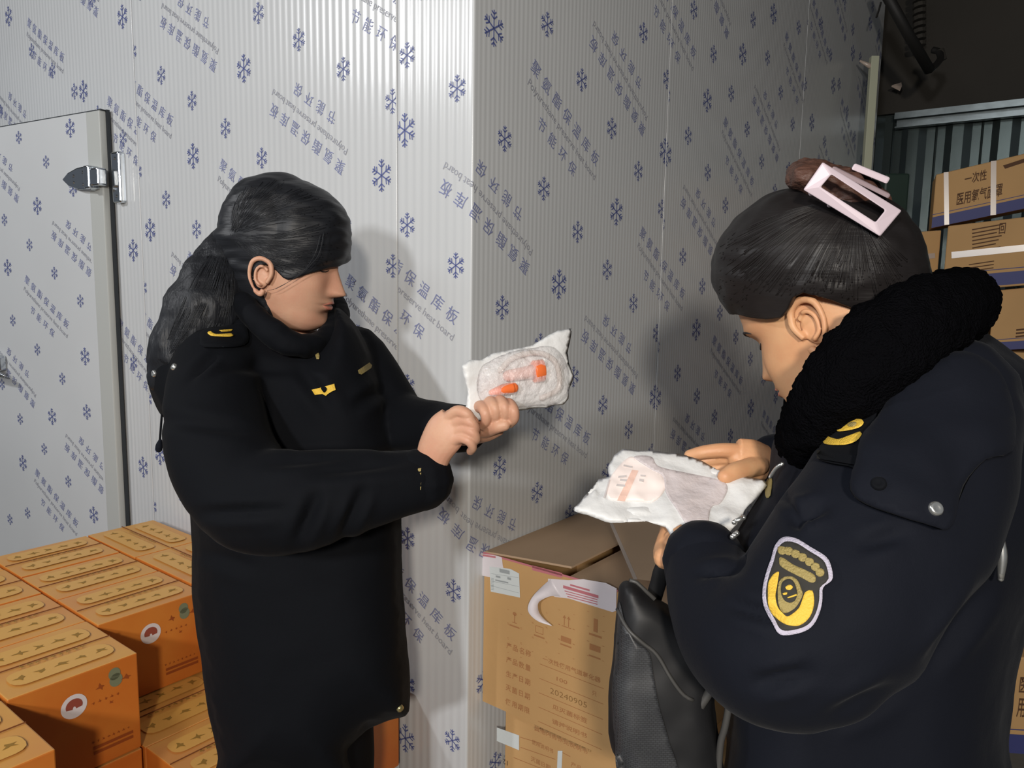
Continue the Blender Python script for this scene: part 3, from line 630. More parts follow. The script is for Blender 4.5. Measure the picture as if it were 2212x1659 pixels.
def inflate(b, poly, dc, T, wd, g=14, front=1., back=1., smooth=True):
    """rounded solid whose outline follows poly; dc depth of its middle (number or function), T half thickness (m), wd rounding width (px)"""
    V, F, D = tri_fill(poly, g, smooth); h = T * np.sqrt(np.maximum(0, 1 - (1 - np.minimum(D / wd, 1)) ** 2))
    dd_ = np.array([dc(*p) if callable(dc) else dc for p in V]); vs = [at(p[0], p[1], d - k * front) for p, d, k in zip(V, dd_, h)]; idx = {}; n = len(vs)
    for i, (p, d, k) in enumerate(zip(V, dd_, h)):
        if D[i] > 0: idx[i] = len(vs); vs.append(at(p[0], p[1], d + k * back) )
        else: idx[i] = i
    b.add(vs, F + [tuple(idx[i] for i in f)[::-1] for f in F])
def tubep(b, pts, n=20, sub=6, m=0):
    """tube through (px, py, depth, radius) points"""
    Q = spline([list(at(p[0], p[1], p[2])) + list(p[3:]) for p in pts], sub); Q = np.array(Q)
    if Q.shape[1] == 5: b.tube(Q[:, :3], [tuple(q[3:5]) for q in Q], n, m)
    else: b.tube(Q[:, :3], list(Q[:, 3]), n, m)
    for e in (0, -1):   # round ends
        r = Q[e, 3] if Q.shape[1] == 4 else min(Q[e, 3:5]); ball(b, Q[e, :3], r, m)
def ball(b, c, r, m=0, n=12, sc=(1, 1, 1)):
    vs = [np.asarray(c) + np.array([0, 0, r * sc[2]])]
    for i in range(1, n // 2):
        t = math.pi * i / (n // 2)
        vs += [np.asarray(c) + r * np.array([sc[0] * math.sin(t) * math.cos(2 * math.pi * j / n), sc[1] * math.sin(t) * math.sin(2 * math.pi * j / n), sc[2] * math.cos(t)]) for j in range(n)]
    vs.append(np.asarray(c) - np.array([0, 0, r * sc[2]])); k = n // 2 - 1
    fs = [(0, 1 + j, 1 + (j + 1) % n) for j in range(n)] + [(1 + i * n + j, 1 + (i + 1) * n + j, 1 + (i + 1) * n + (j + 1) % n, 1 + i * n + (j + 1) % n) for i in range(k - 1) for j in range(n)] + [(len(vs) - 1, 1 + (k - 1) * n + (j + 1) % n, 1 + (k - 1) * n + j) for j in range(n)]
    b.add(vs, fs, m)
def wrinkle(me, amp, sc, seed=0, sq=(1, 1, 1)):
    a, n = co(me), normals(me)
    d = np.array([noise.noise(Vector((p[0] * sc * sq[0] + seed, p[1] * sc * sq[1], p[2] * sc * sq[2]))) + .5 * noise.noise(Vector((p[0] * sc * 2.3, p[1] * sc * 2.3 + seed, p[2] * sc * 2.3))) for p in a])
    setco(me, a + n * (d * amp)[:, None]); return me
def fold(me, p, q, w_, depth):
    """crease (depth>0 pushes in) along the pixel line p-q on the camera side of a garment"""
    a, n = co(me), normals(me); px = np.array([proj(x)[:2] for x in a]); p, q = np.array(p, float), np.array(q, float); ab = q - p
    t = np.clip(((px - p) @ ab) / (ab @ ab), 0, 1); d = np.linalg.norm(px - p - t[:, None] * ab, axis=1); k = np.exp(-(d / w_) ** 2) * np.sin(np.pi * np.clip(t * .9 + .05, 0, 1))
    k2 = np.exp(-((d - w_ * 1.6) / w_) ** 2) * np.sin(np.pi * np.clip(t, .02, .98)); k = k - .5 * k2
    f = (n @ -np.array([0, 1, 0]) > -.3); setco(me, a - n * (k * depth * f)[:, None]); return me
def stick(tree, px, py, off=0.0):
    r = Vector(ray(px, py)); h = tree.ray_cast(Vector(CAM), r.normalized())
    if h[0] is None: return None, None
    n = np.array(h[1]); n = n if n @ ray(px, py) < 0 else -n; return np.array(h[0]) + n * off, n
def conform(name, poly, tree, off, thick, m, par, g=6, smooth=True, k=None, dflt=None):
    V, F, D = tri_fill(poly, g, smooth); P = []
    for p in V:
        a, n = stick(tree, p[0], p[1]); P.append((a, n))
    good = [q for q in P if q[0] is not None]
    if not good: return None
    dep = [proj(q[0])[2] if q[0] is not None else None for q in P]; md = np.median([d for d in dep if d])
    vs = [at(p[0], p[1], (d if d and abs(d - md) < .12 else md)) - ray(*p) * (off + thick) for p, d in zip(V, dep)]
    base = [v + ray(*p) * (thick + off * .5) for v, p in zip(vs, V)]; n = len(vs)
    from collections import Counter
    ec = Counter(); 
    for f in F:
        for i in range(3): ec[(f[i], f[(i + 1) % 3])] += 1
    bd = [e for e in ec if (e[1], e[0]) not in ec]
    me = mesh(vs + base, F + [tuple(i + n for i in f)[::-1] for f in F] + [(a, b, b + n, a + n) for a, b in bd])
    bm = bmesh.new(); bm.from_mesh(me); bmesh.ops.recalc_face_normals(bm, faces=bm.faces[:]); bm.to_mesh(me); bm.free()
    o = link(name, me, m, par); me.shade_smooth() if smooth else None; return o
def disc(name, tree, px, py, r, m, par, h=.004, dome=True):
    p, n = stick(tree, px, py)
    if p is None: return
    t = np.cross(n, [0, 0, 1.]); t /= np.linalg.norm(t); q = np.cross(n, t); vs = []; N = 16
    for rr, hh in ((1, -.002), (1, h * .6), (.75, h), (.4, h * .7)): vs += [p + (t * math.cos(a) + q * math.sin(a)) * r * rr + n * hh for a in np.linspace(0, 2 * math.pi, N, endpoint=False)]
    fs = [(i * N + j, i * N + (j + 1) % N, (i + 1) * N + (j + 1) % N, (i + 1) * N + j) for i in range(3) for j in range(N)] + [tuple(3 * N + j for j in range(N))]
    return link(name, mesh(vs, fs), m, par, True)
# ------------------------------------------------------------ head
HT = np.array([  # z, front, back, half width
    [.1235, .012, -.030, .016], [.118, .036, -.056, .036], [.106, .062, -.078, .054], [.088, .080, -.092, .067], [.065, .0895, -.101, .0745], [.040, .0935, -.105, .0775], [.018, .0925, -.104, .0775],
    [.000, .0865, -.100, .0755], [-.020, .0865, -.093, .0730], [-.040, .0875, -.082, .0695], [-.058, .0870, -.066, .0645], [-.074, .0845, -.050, .0585], [-.088, .0840, -.034, .0520], [-.100, .0800, -.015, .0430], [-.110, .068, .006, .0310], [-.1155, .045, .020, .0140]])
def head_mesh(nA=150, nZ=120, sx=1.0, nose=1.0):
    zz = np.linspace(0, len(HT) - 1, nZ); R_ = np.array(spline(list(HT), 12)); R_ = np.array([np.interp(zz * 12, np.arange(len(R_)), R_[:, k]) for k in range(4)]).T
    vs = []
    for z, f, bk, w_ in R_:
        c, rx = (f + bk) / 2, (f - bk) / 2
        for j in range(nA):
            t = 2 * math.pi * j / nA; ct, st = math.cos(t), math.sin(t); e = 2 / 2.25
            x = c + rx * abs(ct) ** e * np.sign(ct); y = w_ * abs(st) ** e * np.sign(st)
            if ct > 0:
                g = lambda yy, s, zz_, sz: math.exp(-((abs(y) - yy) / s) ** 2 - ((z - zz_) / sz) ** 2)
                d = 0
                if -.052 < z < .012:   # nose
                    u = (.012 - z) / .050; hgt = .0245 * min(1, u) ** 1.15 if z > -.038 else .0245 * max(0, 1 - ((-.038 - z) / .011) ** 1.6)
                    wdt = .0065 + .0065 * max(0, min(1, u)); d += nose * hgt * math.exp(-(y / wdt) ** 2)
                d += .004 * g(.011, .005, -.037, .006)                                   # nostril wings
                d -= .0085 * g(.030, .015, .002, .011); d += .0045 * g(.031, .011, -.001, .0075)   # sockets, lids
                d += .0035 * g(.028, .020, .020, .007)                                  # brow
                d += .0055 * math.exp(-(y / .019) ** 2) * math.exp(-((z + .0565) / .0045) ** 2) + .006 * math.exp(-(y / .017) ** 2) * math.exp(-((z + .0665) / .005) ** 2)
                d -= .0045 * math.exp(-(y / .023) ** 2) * math.exp(-((z + .0615) / .0016) ** 2) + .003 * math.exp(-(y / .02) ** 2) * math.exp(-((z + .076) / .005) ** 2)
                d += .004 * math.exp(-(y / .016) ** 2) * math.exp(-((z + .092) / .009) ** 2) + .004 * g(.045, .018, -.030, .018)
                x += d
            vs.append((x * sx, y, z))
    fs = [(i * nA + j, (i + 1) * nA + j, (i + 1) * nA + (j + 1) % nA, i * nA + (j + 1) % nA) for i in range(nZ - 1) for j in range(nA)] + [tuple(range(nA)), tuple((nZ - 1) * nA + j for j in range(nA))[::-1]]
    return np.array(vs), fs
def ear_local(side):
    b = MB(); rim = []
    for x, z in ((.010, -.010), (.016, .008), (.010, .026), (-.006, .031), (-.019, .022), (-.021, .002), (-.014, -.016), (-.004, -.028), (.004, -.031), (.007, -.022)): rim.append([x, 0, z])
    Q = spline(rim, 5); n = len(Q); R_ = []
    for i, q in enumerate(Q):
        out = .010 + .008 * max(0, min(1, (.012 - q[0]) / .03)); R_.append(np.array([q[0] - .002, side * (.0715 + out), q[2] - .012]))
    b.tube(R_, [.0036 + .0012 * math.sin(i / n * 6) + (.002 if i > n * .72 else 0) for i in range(n)], 10)
    Q2 = spline([[.008, 0, .012], [-.004, 0, .018], [-.012, 0, .008], [-.010, 0, -.008], [.0, 0, -.016]], 5); b.tube([np.array([q[0] - .002, side * (.0715 + .008 + .005 * (q[0] < 0)), q[2] - .012]) for q in Q2], .0030, 8)
    ball(b, (-.006, side * .0745, -.012), .0135, 0, 14, (1.15, .42, 1.7)); ball(b, (.008, side * .079, -.018), .004, 0, 10, (.8, 1, 1.4))
    me = fuse(b.me(), .0016, 4, .5); return co(me), [tuple(p.vertices) for p in me.polygons]
def frame(fwd, upish=(0, 0, 1)):
    f = np.asarray(fwd, float); f /= np.linalg.norm(f); l = np.cross(upish, f); l /= np.linalg.norm(l); return np.array([f, l, np.cross(f, l)])     # rows: forward, left, up
def hair_cap(poly, cpx, depth, T, skin, headc, hbvh, nA=300, nE=170, grow=.012, amp=.0025, stretch=(30, 30, 90), ctr=None):
    """hair volume around the head: outline follows poly, retreats under the skin inside the 'skin' outline"""
    c = at(cpx[0], cpx[1], depth); P = dense(poly, 10); S = np.array(skin, float); vd = (c - CAM) / np.linalg.norm(c - CAM)
    rt = np.cross(vd, [0, 0, 1.]); rt /= np.linalg.norm(rt); up_ = np.cross(rt, vd)
    pr = np.array([proj(c)[:2]]); rel = P - pr[0]; ang = np.arctan2(-rel[:, 1], rel[:, 0]); o = np.argsort(ang); ang, rad = ang[o], np.linalg.norm(rel[o], axis=1) / F_PX * depth
    vs = []; tree = hbvh; pts = []
    for i in range(nE):
        t = math.pi * (i + .5) / nE
        for j in range(nA):
            p = 2 * math.pi * j / nA; loc = np.array([math.sin(t) * math.cos(p), math.sin(t) * math.sin(p), math.cos(t)])
            a = rt * loc[0] + up_ * loc[1] + vd * loc[2]; pts.append(a)
    A = np.array(pts); X, Y, Zc = A @ rt, A @ up_, A @ vd; rho = np.interp(np.arctan2(Y, X), ang, rad, period=2 * math.pi); sn = np.hypot(X, Y)
    r = 1 / np.sqrt((sn / rho) ** 2 + (Zc / T) ** 2)
    hr = np.zeros(len(A))
    for k, a in enumerate(A):
        h = tree.ray_cast(Vector(c), Vector(a)); hr[k] = h[3] if h[0] is not None else 0
    r = np.maximum(r, np.where(hr > 0, hr + grow * .6, 0))
    W_ = c + A * r[:, None]; nz = np.array([noise.noise(Vector((w_[0] * stretch[0], w_[1] * stretch[1], w_[2] * stretch[2]))) for w_ in W_]); r = r + nz * amp
    W_ = c + A * r[:, None]; px = np.array([proj(w_)[:2] for w_ in W_])
    ins = inside(S, px) ; dist = edist(S, px) * np.where(ins, 1, -1)
    k = np.clip((dist + 2) / 14, 0, 1); k = k * k * (3 - 2 * k)
    rin = np.where(hr > 0, hr - .02, r * .55); r = r * (1 - k) + rin * k
    W_ = c + A * r[:, None]
    vs = list(W_) + [c - vd * 0 + (rt * 0 + vd * -1) * 0]
    fs = [(i * nA + j, i * nA + (j + 1) % nA, (i + 1) * nA + (j + 1) % nA, (i + 1) * nA + j) for i in range(nE - 1) for j in range(nA)] + [tuple(range(nA))[::-1], tuple((nE - 1) * nA + j for j in range(nA))]
    return mesh(W_, fs)
def strands(name, paths, m, par, r=.0006):
    b = MB()
    for q in paths: Q = spline([at(*p) for p in q], 8); b.tube(Q, [r * (1 - .6 * i / len(Q)) for i in range(len(Q))], 5)
    return b.obj(name, m, par, True)
def join_vf(parts):
    V, F = [], []
    for v, f in parts: n = len(V); V += list(v); F += [tuple(i + n for i in x) for x in f]
    return V, F
def as_vf(me): return list(co(me)), [tuple(p.vertices) for p in me.polygons]
# ================================================================ person on the left
per1 = empty('person', (-.33, 1.30, 0), label='person in a long black uniform coat with a ponytail, holding the clear pouch', cat='person')
Hc = at(615, 556, 1.30); ps, th = math.radians(-7), math.radians(12)
fw_ = np.array([math.cos(th) * math.cos(ps), math.cos(th) * math.sin(ps), -math.sin(th)]); FR1 = frame(fw_)
hv, hf = head_mesh(sx=1.05); ev, ef = ear_local(-1); ev2, ef2 = ear_local(1)
toW = lambda a, c, F_: np.asarray(a) @ F_ + c
hw = toW(hv, Hc, FR1); hb1 = BVHTree.FromPolygons([tuple(v) for v in hw], hf)
def hands(build, vox=.0015):
    b = MB(); build(b); return as_vf(fuse(b.me(), vox, 3, .5))
def L_near(b):
    tubep(b, [(880, 1050, 1.10, .024, .026), (925, 1008, 1.08, .019, .024), (942, 968, 1.07, .018, .027), (962, 935, 1.062, .016, .030), (982, 912, 1.058, .013, .026)])
    for x0, y0, r, e in ((966, 902, .0088, 0), (972, 921, .0088, 3), (974, 941, .0084, 3), (970, 960, .0076, 0)):
        tubep(b, [(x0, y0 + 2, 1.058, r), (x0 + 22 + e, y0 - 13, 1.046, r), (x0 + 42 + e, y0 - 8, 1.038, r * .9), (x0 + 51 + e, y0 + 6, 1.044, r * .82), (x0 + 46 + e, y0 + 15, 1.056, r * .75)], 12)
    tubep(b, [(945, 930, 1.085, .012), (972, 902, 1.095, .0115), (1002, 897, 1.09, .010), (1022, 912, 1.072, .0085)], 12)
def L_far(b):
    tubep(b, [(985, 935, 1.20, .02, .022), (1022, 930, 1.15, .018, .021), (1048, 916, 1.115, .018, .026), (1075, 905, 1.105, .016, .024)])
    for k, (x, y) in enumerate(((1038, 876), (1059, 866), (1080, 864), (1099, 871))):
        tubep(b, [(x - 8, y + 24, 1.108, .0086), (x - 2, y + 2, 1.088, .0088), (x + 9, y + 12, 1.066, .0080), (x + 12, y + 32, 1.068, .0072), (x + 4, y + 44, 1.082, .0064)], 12)
    tubep(b, [(1028, 930, 1.13, .012), (1048, 930, 1.10, .011), (1072, 922, 1.075, .0098), (1090, 918, 1.07, .0085)], 12)
b = MB()  # body under the clothes: neck, trunk, arms, legs
tubep(b, [(600, 600, 1.32, .058), (590, 680, 1.35, .056), (590, 760, 1.37, .075)])
tubep(b, [(590, 760, 1.37, .09), (600, 950, 1.36, .11), (620, 1200, 1.35, .11), (640, 1450, 1.34, .12)])
tubep(b, [(455, 800, 1.25, .045), (470, 1010, 1.14, .042), (545, 1085, 1.09, .038), (760, 1060, 1.07, .032), (880, 1045, 1.09, .024)])
tubep(b, [(765, 780, 1.42, .045), (830, 900, 1.38, .04), (940, 925, 1.28, .03), (990, 932, 1.19, .022)])
tubep(b, [(615, 1420, 1.33, .075), (625, 1900, 1.33, .055), (635, 2380, 1.33, .035)]); tubep(b, [(690, 1420, 1.38, .075), (700, 1900, 1.38, .055), (700, 2380, 1.38, .035)])
core = as_vf(fuse(b.me(), .009, 3))
sh_ = np.array([.006, 0, -.022]); e1 = ev * np.array([.88, 1, .9]) + sh_; e2 = ev2 * np.array([.88, 1, .9]) + sh_
V_, F_ = join_vf([(hw, hf), (toW(e1, Hc, FR1), ef), (toW(e2, Hc, FR1), ef2), hands(L_near), hands(L_far), core])
link('body', mesh(V_, F_), M['skin1'], per1, True)
def face_bits(par, Hc, FR, vv):
    fr = vv[vv[:, 0] > .03]
    def sf(y, z, o=.0006): d = (fr[:, 1] - y) ** 2 + (fr[:, 2] - z) ** 2; k = d.argsort()[:6]; return toW((fr[k, 0].mean() + o, y, z), Hc, FR)
    for sd in (-1, 1):
        b = MB(); b.tube([sf(sd * y, z) for y, z in ((.018, -.003), (.026, -.006), (.034, -.0065), (.041, -.004), (.046, -.001))], [.0004, .0010, .0013, .0011, .0004], 6); b.obj('eyelashes', M['lash'], par, True)
        b = MB(); b.tube([sf(sd * y, z) for y, z in ((.013, .016), (.022, .0195), (.032, .021), (.041, .019), (.049, .014))], [.0008, .0018, .0018, .0013, .0004], 6); b.obj('eyebrow', M['lash'], par, True)
    b = MB(); b.tube([sf(y, z, -.0004) for y, z in ((-.021, -.0605), (-.012, -.058), (-.004, -.0565), (.004, -.0565), (.012, -.058), (.021, -.0605))], [.0004, .0020, .0026, .0026, .0020, .0004], 8); b.obj('upper_lip', M['lip'], par, True)
    b = MB(); b.tube([sf(y, z, -.0004) for y, z in ((-.020, -.0625), (-.011, -.0655), (0, -.0665), (.011, -.0655), (.020, -.0625))], [.0004, .0026, .0032, .0026, .0004], 8); b.obj('lower_lip', M['lip'], par, True)
M['lip'] = mat('lip', srgb(186, 116, 98), .45)
face_bits(per1, Hc, FR1, hv)
# hair
hp = [(476, 500), (492, 478), (503, 445), (520, 412), (548, 390), (585, 379), (625, 380), (655, 392), (674, 409), (702, 420), (732, 446), (751, 478), (757, 515), (752, 548), (738, 572), (722, 600), (700, 640), (660, 690), (600, 700), (540, 680), (505, 640), (488, 590), (480, 545), (470, 520)]
sk = [(800, 560), (745, 571), (733, 577), (712, 580), (690, 586), (668, 592), (645, 600), (622, 606), (612, 602), (602, 592), (584, 572), (560, 574), (548, 592), (550, 625), (566, 652), (585, 690), (600, 740), (800, 760)]
hm = hair_cap(hp, (618, 520), 1.30, .090, sk, Hc, hb1); hair1 = link('hair', hm, M['hair1'], per1, True)
b = MB(); tubep(b, [(500, 510, 1.30, .022), (486, 545, 1.29, .040), (470, 600, 1.28, .056), (455, 660, 1.27, .066), (425, 715, 1.26, .062), (385, 765, 1.25, .050), (360, 810, 1.25, .03)])
pt = wrinkle(fuse(b.me(), .006, 5), .006, 28, 3, (1.6, 1, .5)); pt_o = link('ponytail', pt, M['hair1v'], hair1, True)
b = MB(); b.tube(spline([at(478, 500, 1.27), at(483, 512, 1.262), (at(492, 522, 1.27))], 4), [.010] * 9, 12); b.tube(spline([at(474, 498, 1.30), at(488, 490, 1.27), at(505, 500, 1.245), at(508, 520, 1.25), at(495, 530, 1.28)], 4), .006, 8); b.obj('hair_tie', M['fur'], hair1, True)
hbv1 = bvh(hm)
pa = [[(693, 505, 1.215), (682, 545, 1.212), (662, 578, 1.218), (632, 603, 1.217), (600, 622, 1.216), (577, 628, 1.215)], [(700, 500, 1.215), (688, 550, 1.213), (655, 588, 1.219), (625, 608, 1.218), (590, 626, 1.216)],
      [(420, 600, 1.24), (395, 640, 1.24), (372, 672, 1.25), (350, 692, 1.26)], [(430, 590, 1.24), (402, 632, 1.24), (385, 655, 1.25)]]
rt_ = dense([(500, 455), (515, 420), (545, 392), (620, 382), (680, 414), (735, 455), (752, 500), (742, 560), (690, 582), (640, 596), (605, 590)], 4, False)
for k in range(230):
    x0, y0 = rt_[random.randrange(len(rt_))]; f_ = random.uniform(.04, .35); x0 += (500 - x0) * f_; y0 += (508 - y0) * f_; pp_ = []; ex, ey = 500 + random.uniform(-8, 8), 508 + random.uniform(-12, 12)
    for t in np.linspace(0, random.uniform(.5, .95), 6):
        x, y = x0 * (1 - t) + ex * t, y0 * (1 - t) + ey * t + math.sin(t * 3.14) * (12 if y0 > 480 else -12)
        h, n_ = stick(hbv1, x, y)
        if h is not None: pp_.append((x, y, proj(h)[2] - .0004))
    if len(pp_) > 3: pa.append(pp_)
tb = bvh(pt)
for k in range(110):
    u0 = random.uniform(-1, 1); pp_ = []
    for x, y, w_ in ((496, 520, 12), (478, 570, 34), (462, 630, 52), (440, 690, 60), (400, 750, 44), (365, 790, 26))[random.choice((0, 1)):]:
        h, n_ = stick(tb, x + u0 * w_ * .8 + random.uniform(-4, 4), y + u0 * w_ * .5)
        if h is not None: q = proj(h); pp_.append((q[0], q[1], q[2] - .0005))
    if len(pp_) > 3: pa.append(pp_)
strands('hair_strands', pa, M['hair1'], hair1, .0006)['kind'] = 'stuff'
# coat
b = MB()
inflate(b, [(505, 640), (556, 655), (590, 690), (640, 722), (672, 722), (708, 700), (724, 660), (762, 690), (790, 738), (812, 788), (832, 850), (852, 950), (862, 1050), (867, 1110), (868, 1200), (875, 1320), (884, 1450), (884, 1535), (879, 1547), (840, 1556), (790, 1580), (758, 1625), (745, 1690),
            (480, 1690), (472, 1640), (455, 1560), (440, 1480), (428, 1400), (415, 1280), (411, 1150), (403, 1090), (383, 1010), (366, 955), (352, 905), (345, 850), (352, 780), (385, 725), (440, 680)], 1.34, .150, 150, 16, front=.9)
tubep(b, [(470, 795, 1.23, .068), (465, 885, 1.18, .076), (484, 990, 1.13, .078), (545, 1076, 1.09, .074), (640, 1085, 1.06, .070), (760, 1062, 1.06, .058), (860, 1044, 1.07, .046), (908, 1036, 1.08, .042)], 28)
tubep(b, [(765, 775, 1.40, .062), (812, 850, 1.38, .062), (858, 915, 1.35, .058), (935, 925, 1.28, .046), (1005, 928, 1.20, .036)], 24)
inflate(b, [(430, 690), (372, 715), (330, 742), (314, 775), (318, 830), (334, 878), (355, 912), (385, 900), (410, 850), (440, 790), (500, 740), (510, 700)], 1.27, .065, 60, 14)
coat = fuse(b.me(), .0055, 5); wrinkle(coat, .0035, 9, 1)
for p, q, w_, dp in (((640, 1020), (905, 985), 22, .012), ((560, 1000), (780, 980), 16, .008), ((640, 1180), (690, 1060), 16, .012), ((735, 1170), (790, 1050), 14, .010), ((420, 1110), (620, 1100), 14, .008), ((330, 905), (560, 930), 16, .006), ((470, 790), (640, 800), 14, .006), ((430, 1190), (560, 1230), 18, .006), ((400, 825), (470, 765), 10, .008), ((720, 900), (640, 780), 18, .008), ((760, 880), (830, 840), 14, .008)): fold(coat, p, q, w_, dp)
c1 = link('coat', coat, M['coat1'], per1, True); ct = bvh(coat)
b = MB()
tubep(b, [(522, 655, 1.25, .020), (562, 695, 1.225, .021), (612, 735, 1.215, .021), (665, 748, 1.24, .020), (712, 722, 1.30, .020), (728, 672, 1.38, .022), (690, 640, 1.43, .024), (590, 625, 1.43, .028), (530, 630, 1.36, .028)], 16)
link('collar', wrinkle(fuse(b.me(), .005, 4), .003, 30), M['coat1'], c1, True)
# cuffs, epaulette, badges
b = MB(); Q = [at(896, 1038, 1.08), at(926, 1028, 1.08)]; b.tube([Q[0], Q[1]], [.0385, .0345], 24); link('inner_cuff', b.me(), M['cuffw'], c1, True)
b = MB(); tubep(b, [(905, 1037, 1.08, .0445), (914, 1035, 1.08, .0445)], 28, 2); link('cuff', fuse(b.me(), .004, 3), M['coat1'], c1, True)
for k in range(5): conform('cuff_lettering', [(903 + (k % 2) * 2, 1012 + k * 10), (910, 1011 + k * 10), (909, 1018 + k * 10), (902, 1019 + k * 10)], bvh(bpy.data.objects['cuff'].data), .001, .0006, M['gold_d'], c1, 3, False)
conform('epaulette', [(432, 735), (440, 712), (520, 700), (535, 712), (528, 745), (440, 750)], ct, .002, .005, M['coat1'], c1, 8)
et = BVHTree.FromPolygons([tuple(v) for v in co(coat)], [tuple(p.vertices) for p in coat.polygons])
conform('shoulder_badge', [(448, 718), (455, 715), (466, 721), (500, 720), (504, 723), (498, 727), (462, 726), (452, 723)], ct, .0085, .002, M['gold'], c1, 3)
conform('shoulder_badge', [(473, 713), (503, 711), (500, 715), (478, 716)], ct, .0085, .002, M['gold'], c1, 3)
conform('chest_badge', [(673, 842), (690, 838), (722, 829), (725, 842), (716, 846), (708, 851), (704, 855), (696, 851), (680, 853)], ct, .002, .002, M['gold'], c1, 3, False)
conform('chest_emblem', [(693, 838), (700, 834), (706, 840), (700, 848)], ct, .0045, .002, M['coat1'], c1, 3)
conform('name_tape', [(773, 800), (798, 783), (804, 789), (802, 795), (781, 809), (775, 807)], ct, .002, .0015, M['gold_d'], c1, 4, False)
conform('collar_pin', [(681, 764), (687, 761), (690, 768), (689, 776), (684, 776)], ct, .004, .002, M['gold_d'], c1, 3)
disc('snap_button', ct, 334, 807, .0055, M['steel'], c1); disc('snap_button', ct, 377, 793, .0055, M['steel'], c1); disc('snap_button', ct, 864, 1530, .0062, M['brass'], c1)
b = MB(); tubep(b, [(350, 890, 1.26, .0018), (347, 930, 1.26, .0018), (345, 955, 1.26, .0018)], 6, 3); b.obj('drawcord', M['coat1'], c1, True)
b = MB(); tubep(b, [(346, 952, 1.26, .003), (344, 962, 1.26, .0055), (343, 970, 1.26, .0055)], 10, 3); b.obj('cord_stop', M['coat2'], c1, True)
b = MB(); tubep(b, [(615, 1480, 1.33, .100), (622, 1800, 1.33, .085), (625, 1950, 1.33, .078), (635, 2400, 1.33, .066)]); tubep(b, [(690, 1480, 1.38, .100), (700, 1800, 1.38, .085), (700, 1950, 1.38, .078), (700, 2390, 1.38, .066)])
link('trousers', wrinkle(fuse(b.me(), .012, 3), .004, 9), M['trouser'], per1, True)
def shoe(x, y, dx, dy, par):
    b = MB(); d = np.array([dx, dy, 0.]); p = np.array([x, y, 0.]); b.tube([p - d * .07 + ZV * .045, p + ZV * .045, p + d * .09 + ZV * .034, p + d * .16 + ZV * .026], [(.036, .043), (.040, .045), (.043, .034), (.028, .025)], 18)
    me = fuse(b.me(), .006, 3); a = co(me); a[:, 2] = np.maximum(a[:, 2], 0); setco(me, a); link('shoe', me, M['shoe'], par, True)
f0 = at(625, 2380, 1.33); shoe(f0[0], f0[1], 1, 0, per1); f0 = at(700, 2380, 1.38); shoe(f0[0], f0[1], 1, .2, per1)
# ================================================================ person on the right
per2 = empty('person', (.45, .88, 0), label='person in a navy uniform coat with hair clipped up, reading the white paper pouch', cat='person')
Hc2 = at(1786, 684, .93); ps, th = math.radians(40), math.radians(28)
fw_ = np.array([-math.cos(th) * math.cos(ps), math.cos(th) * math.sin(ps), -math.sin(th)]); FR2 = frame(fw_)
hv2, _ = head_mesh(nose=.7); hw2 = toW(hv2, Hc2, FR2); hb2 = BVHTree.FromPolygons([tuple(v) for v in hw2], hf)
def R_right(b):
    tubep(b, [(1700, 1003, 1.04, .021, .022), (1655, 1000, 1.005, .017, .023), (1622, 994, .99, .016, .027), (1590, 988, .985, .013, .025)])
    tubep(b, [(1596, 975, .985, .0105), (1560, 973, .982, .0098), (1520, 977, .985, .009), (1490, 984, .992, .0078)], 12)
    tubep(b, [(1592, 988, .99, .0102), (1550, 990, .996, .0095), (1512, 1000, 1.0, .0085), (1488, 1010, .995, .0075)], 12)
    tubep(b, [(1594, 1000, .995, .0098), (1556, 1008, 1.0, .009), (1520, 1020, .998, .008), (1500, 1028, .985, .007)], 12)
    tubep(b, [(1600, 1010, .998, .009), (1568, 1022, .998, .0082), (1540, 1035, .988, .0072)], 12)
    tubep(b, [(1640, 1005, .985, .013), (1612, 1012, .962, .0125), (1585, 1020, .945, .0115), (1566, 1030, .938, .0095)], 14)
def R_left(b):
    tubep(b, [(1530, 1250, .83, .022, .024), (1500, 1212, .855, .018, .023), (1474, 1192, .875, .016, .026), (1458, 1168, .89, .014, .026)])
    for k, (x, y) in enumerate(((1440, 1165), (1452, 1158), (1466, 1155), (1480, 1158))):
        tubep(b, [(x + 6, y + 22, .885, .0098), (x, y - 8, .918, .0095), (x + 4, y - 32, .935, .0085), (x + 8, y - 52, .94, .0074)], 12)
    tubep(b, [(1436, 1205, .87, .013), (1434, 1188, .89, .012), (1441, 1160, .905, .011), (1448, 1140, .915, .009)], 12)
    tubep(b, [(1490, 1205, .850, .012), (1502, 1180, .833, .0115), (1506, 1162, .832, .010), (1500, 1150, .84, .0085)], 14)
b = MB()
tubep(b, [(1830, 700, .95, .056), (1880, 760, .96, .056), (1930, 830, .96, .075)]); tubep(b, [(1930, 850, .96, .085), (1930, 1100, .95, .10), (1900, 1400, .94, .095), (1890, 1560, .94, .08)])
tubep(b, [(2000, 920, .84, .045), (1900, 1180, .76, .042), (1700, 1390, .735, .038), (1600, 1350, .77, .032), (1530, 1250, .83, .022)])
tubep(b, [(1850, 950, 1.06, .045), (1800, 1010, 1.09, .035), (1700, 1003, 1.04, .021)])
tubep(b, [(1850, 1640, .92, .07), (1800, 2400, .92, .05), (1790, 3330, .92, .035)]); tubep(b, [(1960, 1640, .98, .07), (1900, 2400, .98, .05), (1890, 3150, .98, .035)])
core = as_vf(fuse(b.me(), .009, 3))
V_, F_ = join_vf([(hw2, hf), (toW(ev, Hc2, FR2), ef), (toW(ev2, Hc2, FR2), ef2), hands(R_right), hands(R_left), core])
link('body', mesh(V_, F_), M['skin2'], per2, True); face_bits(per2, Hc2, FR2, hv2)
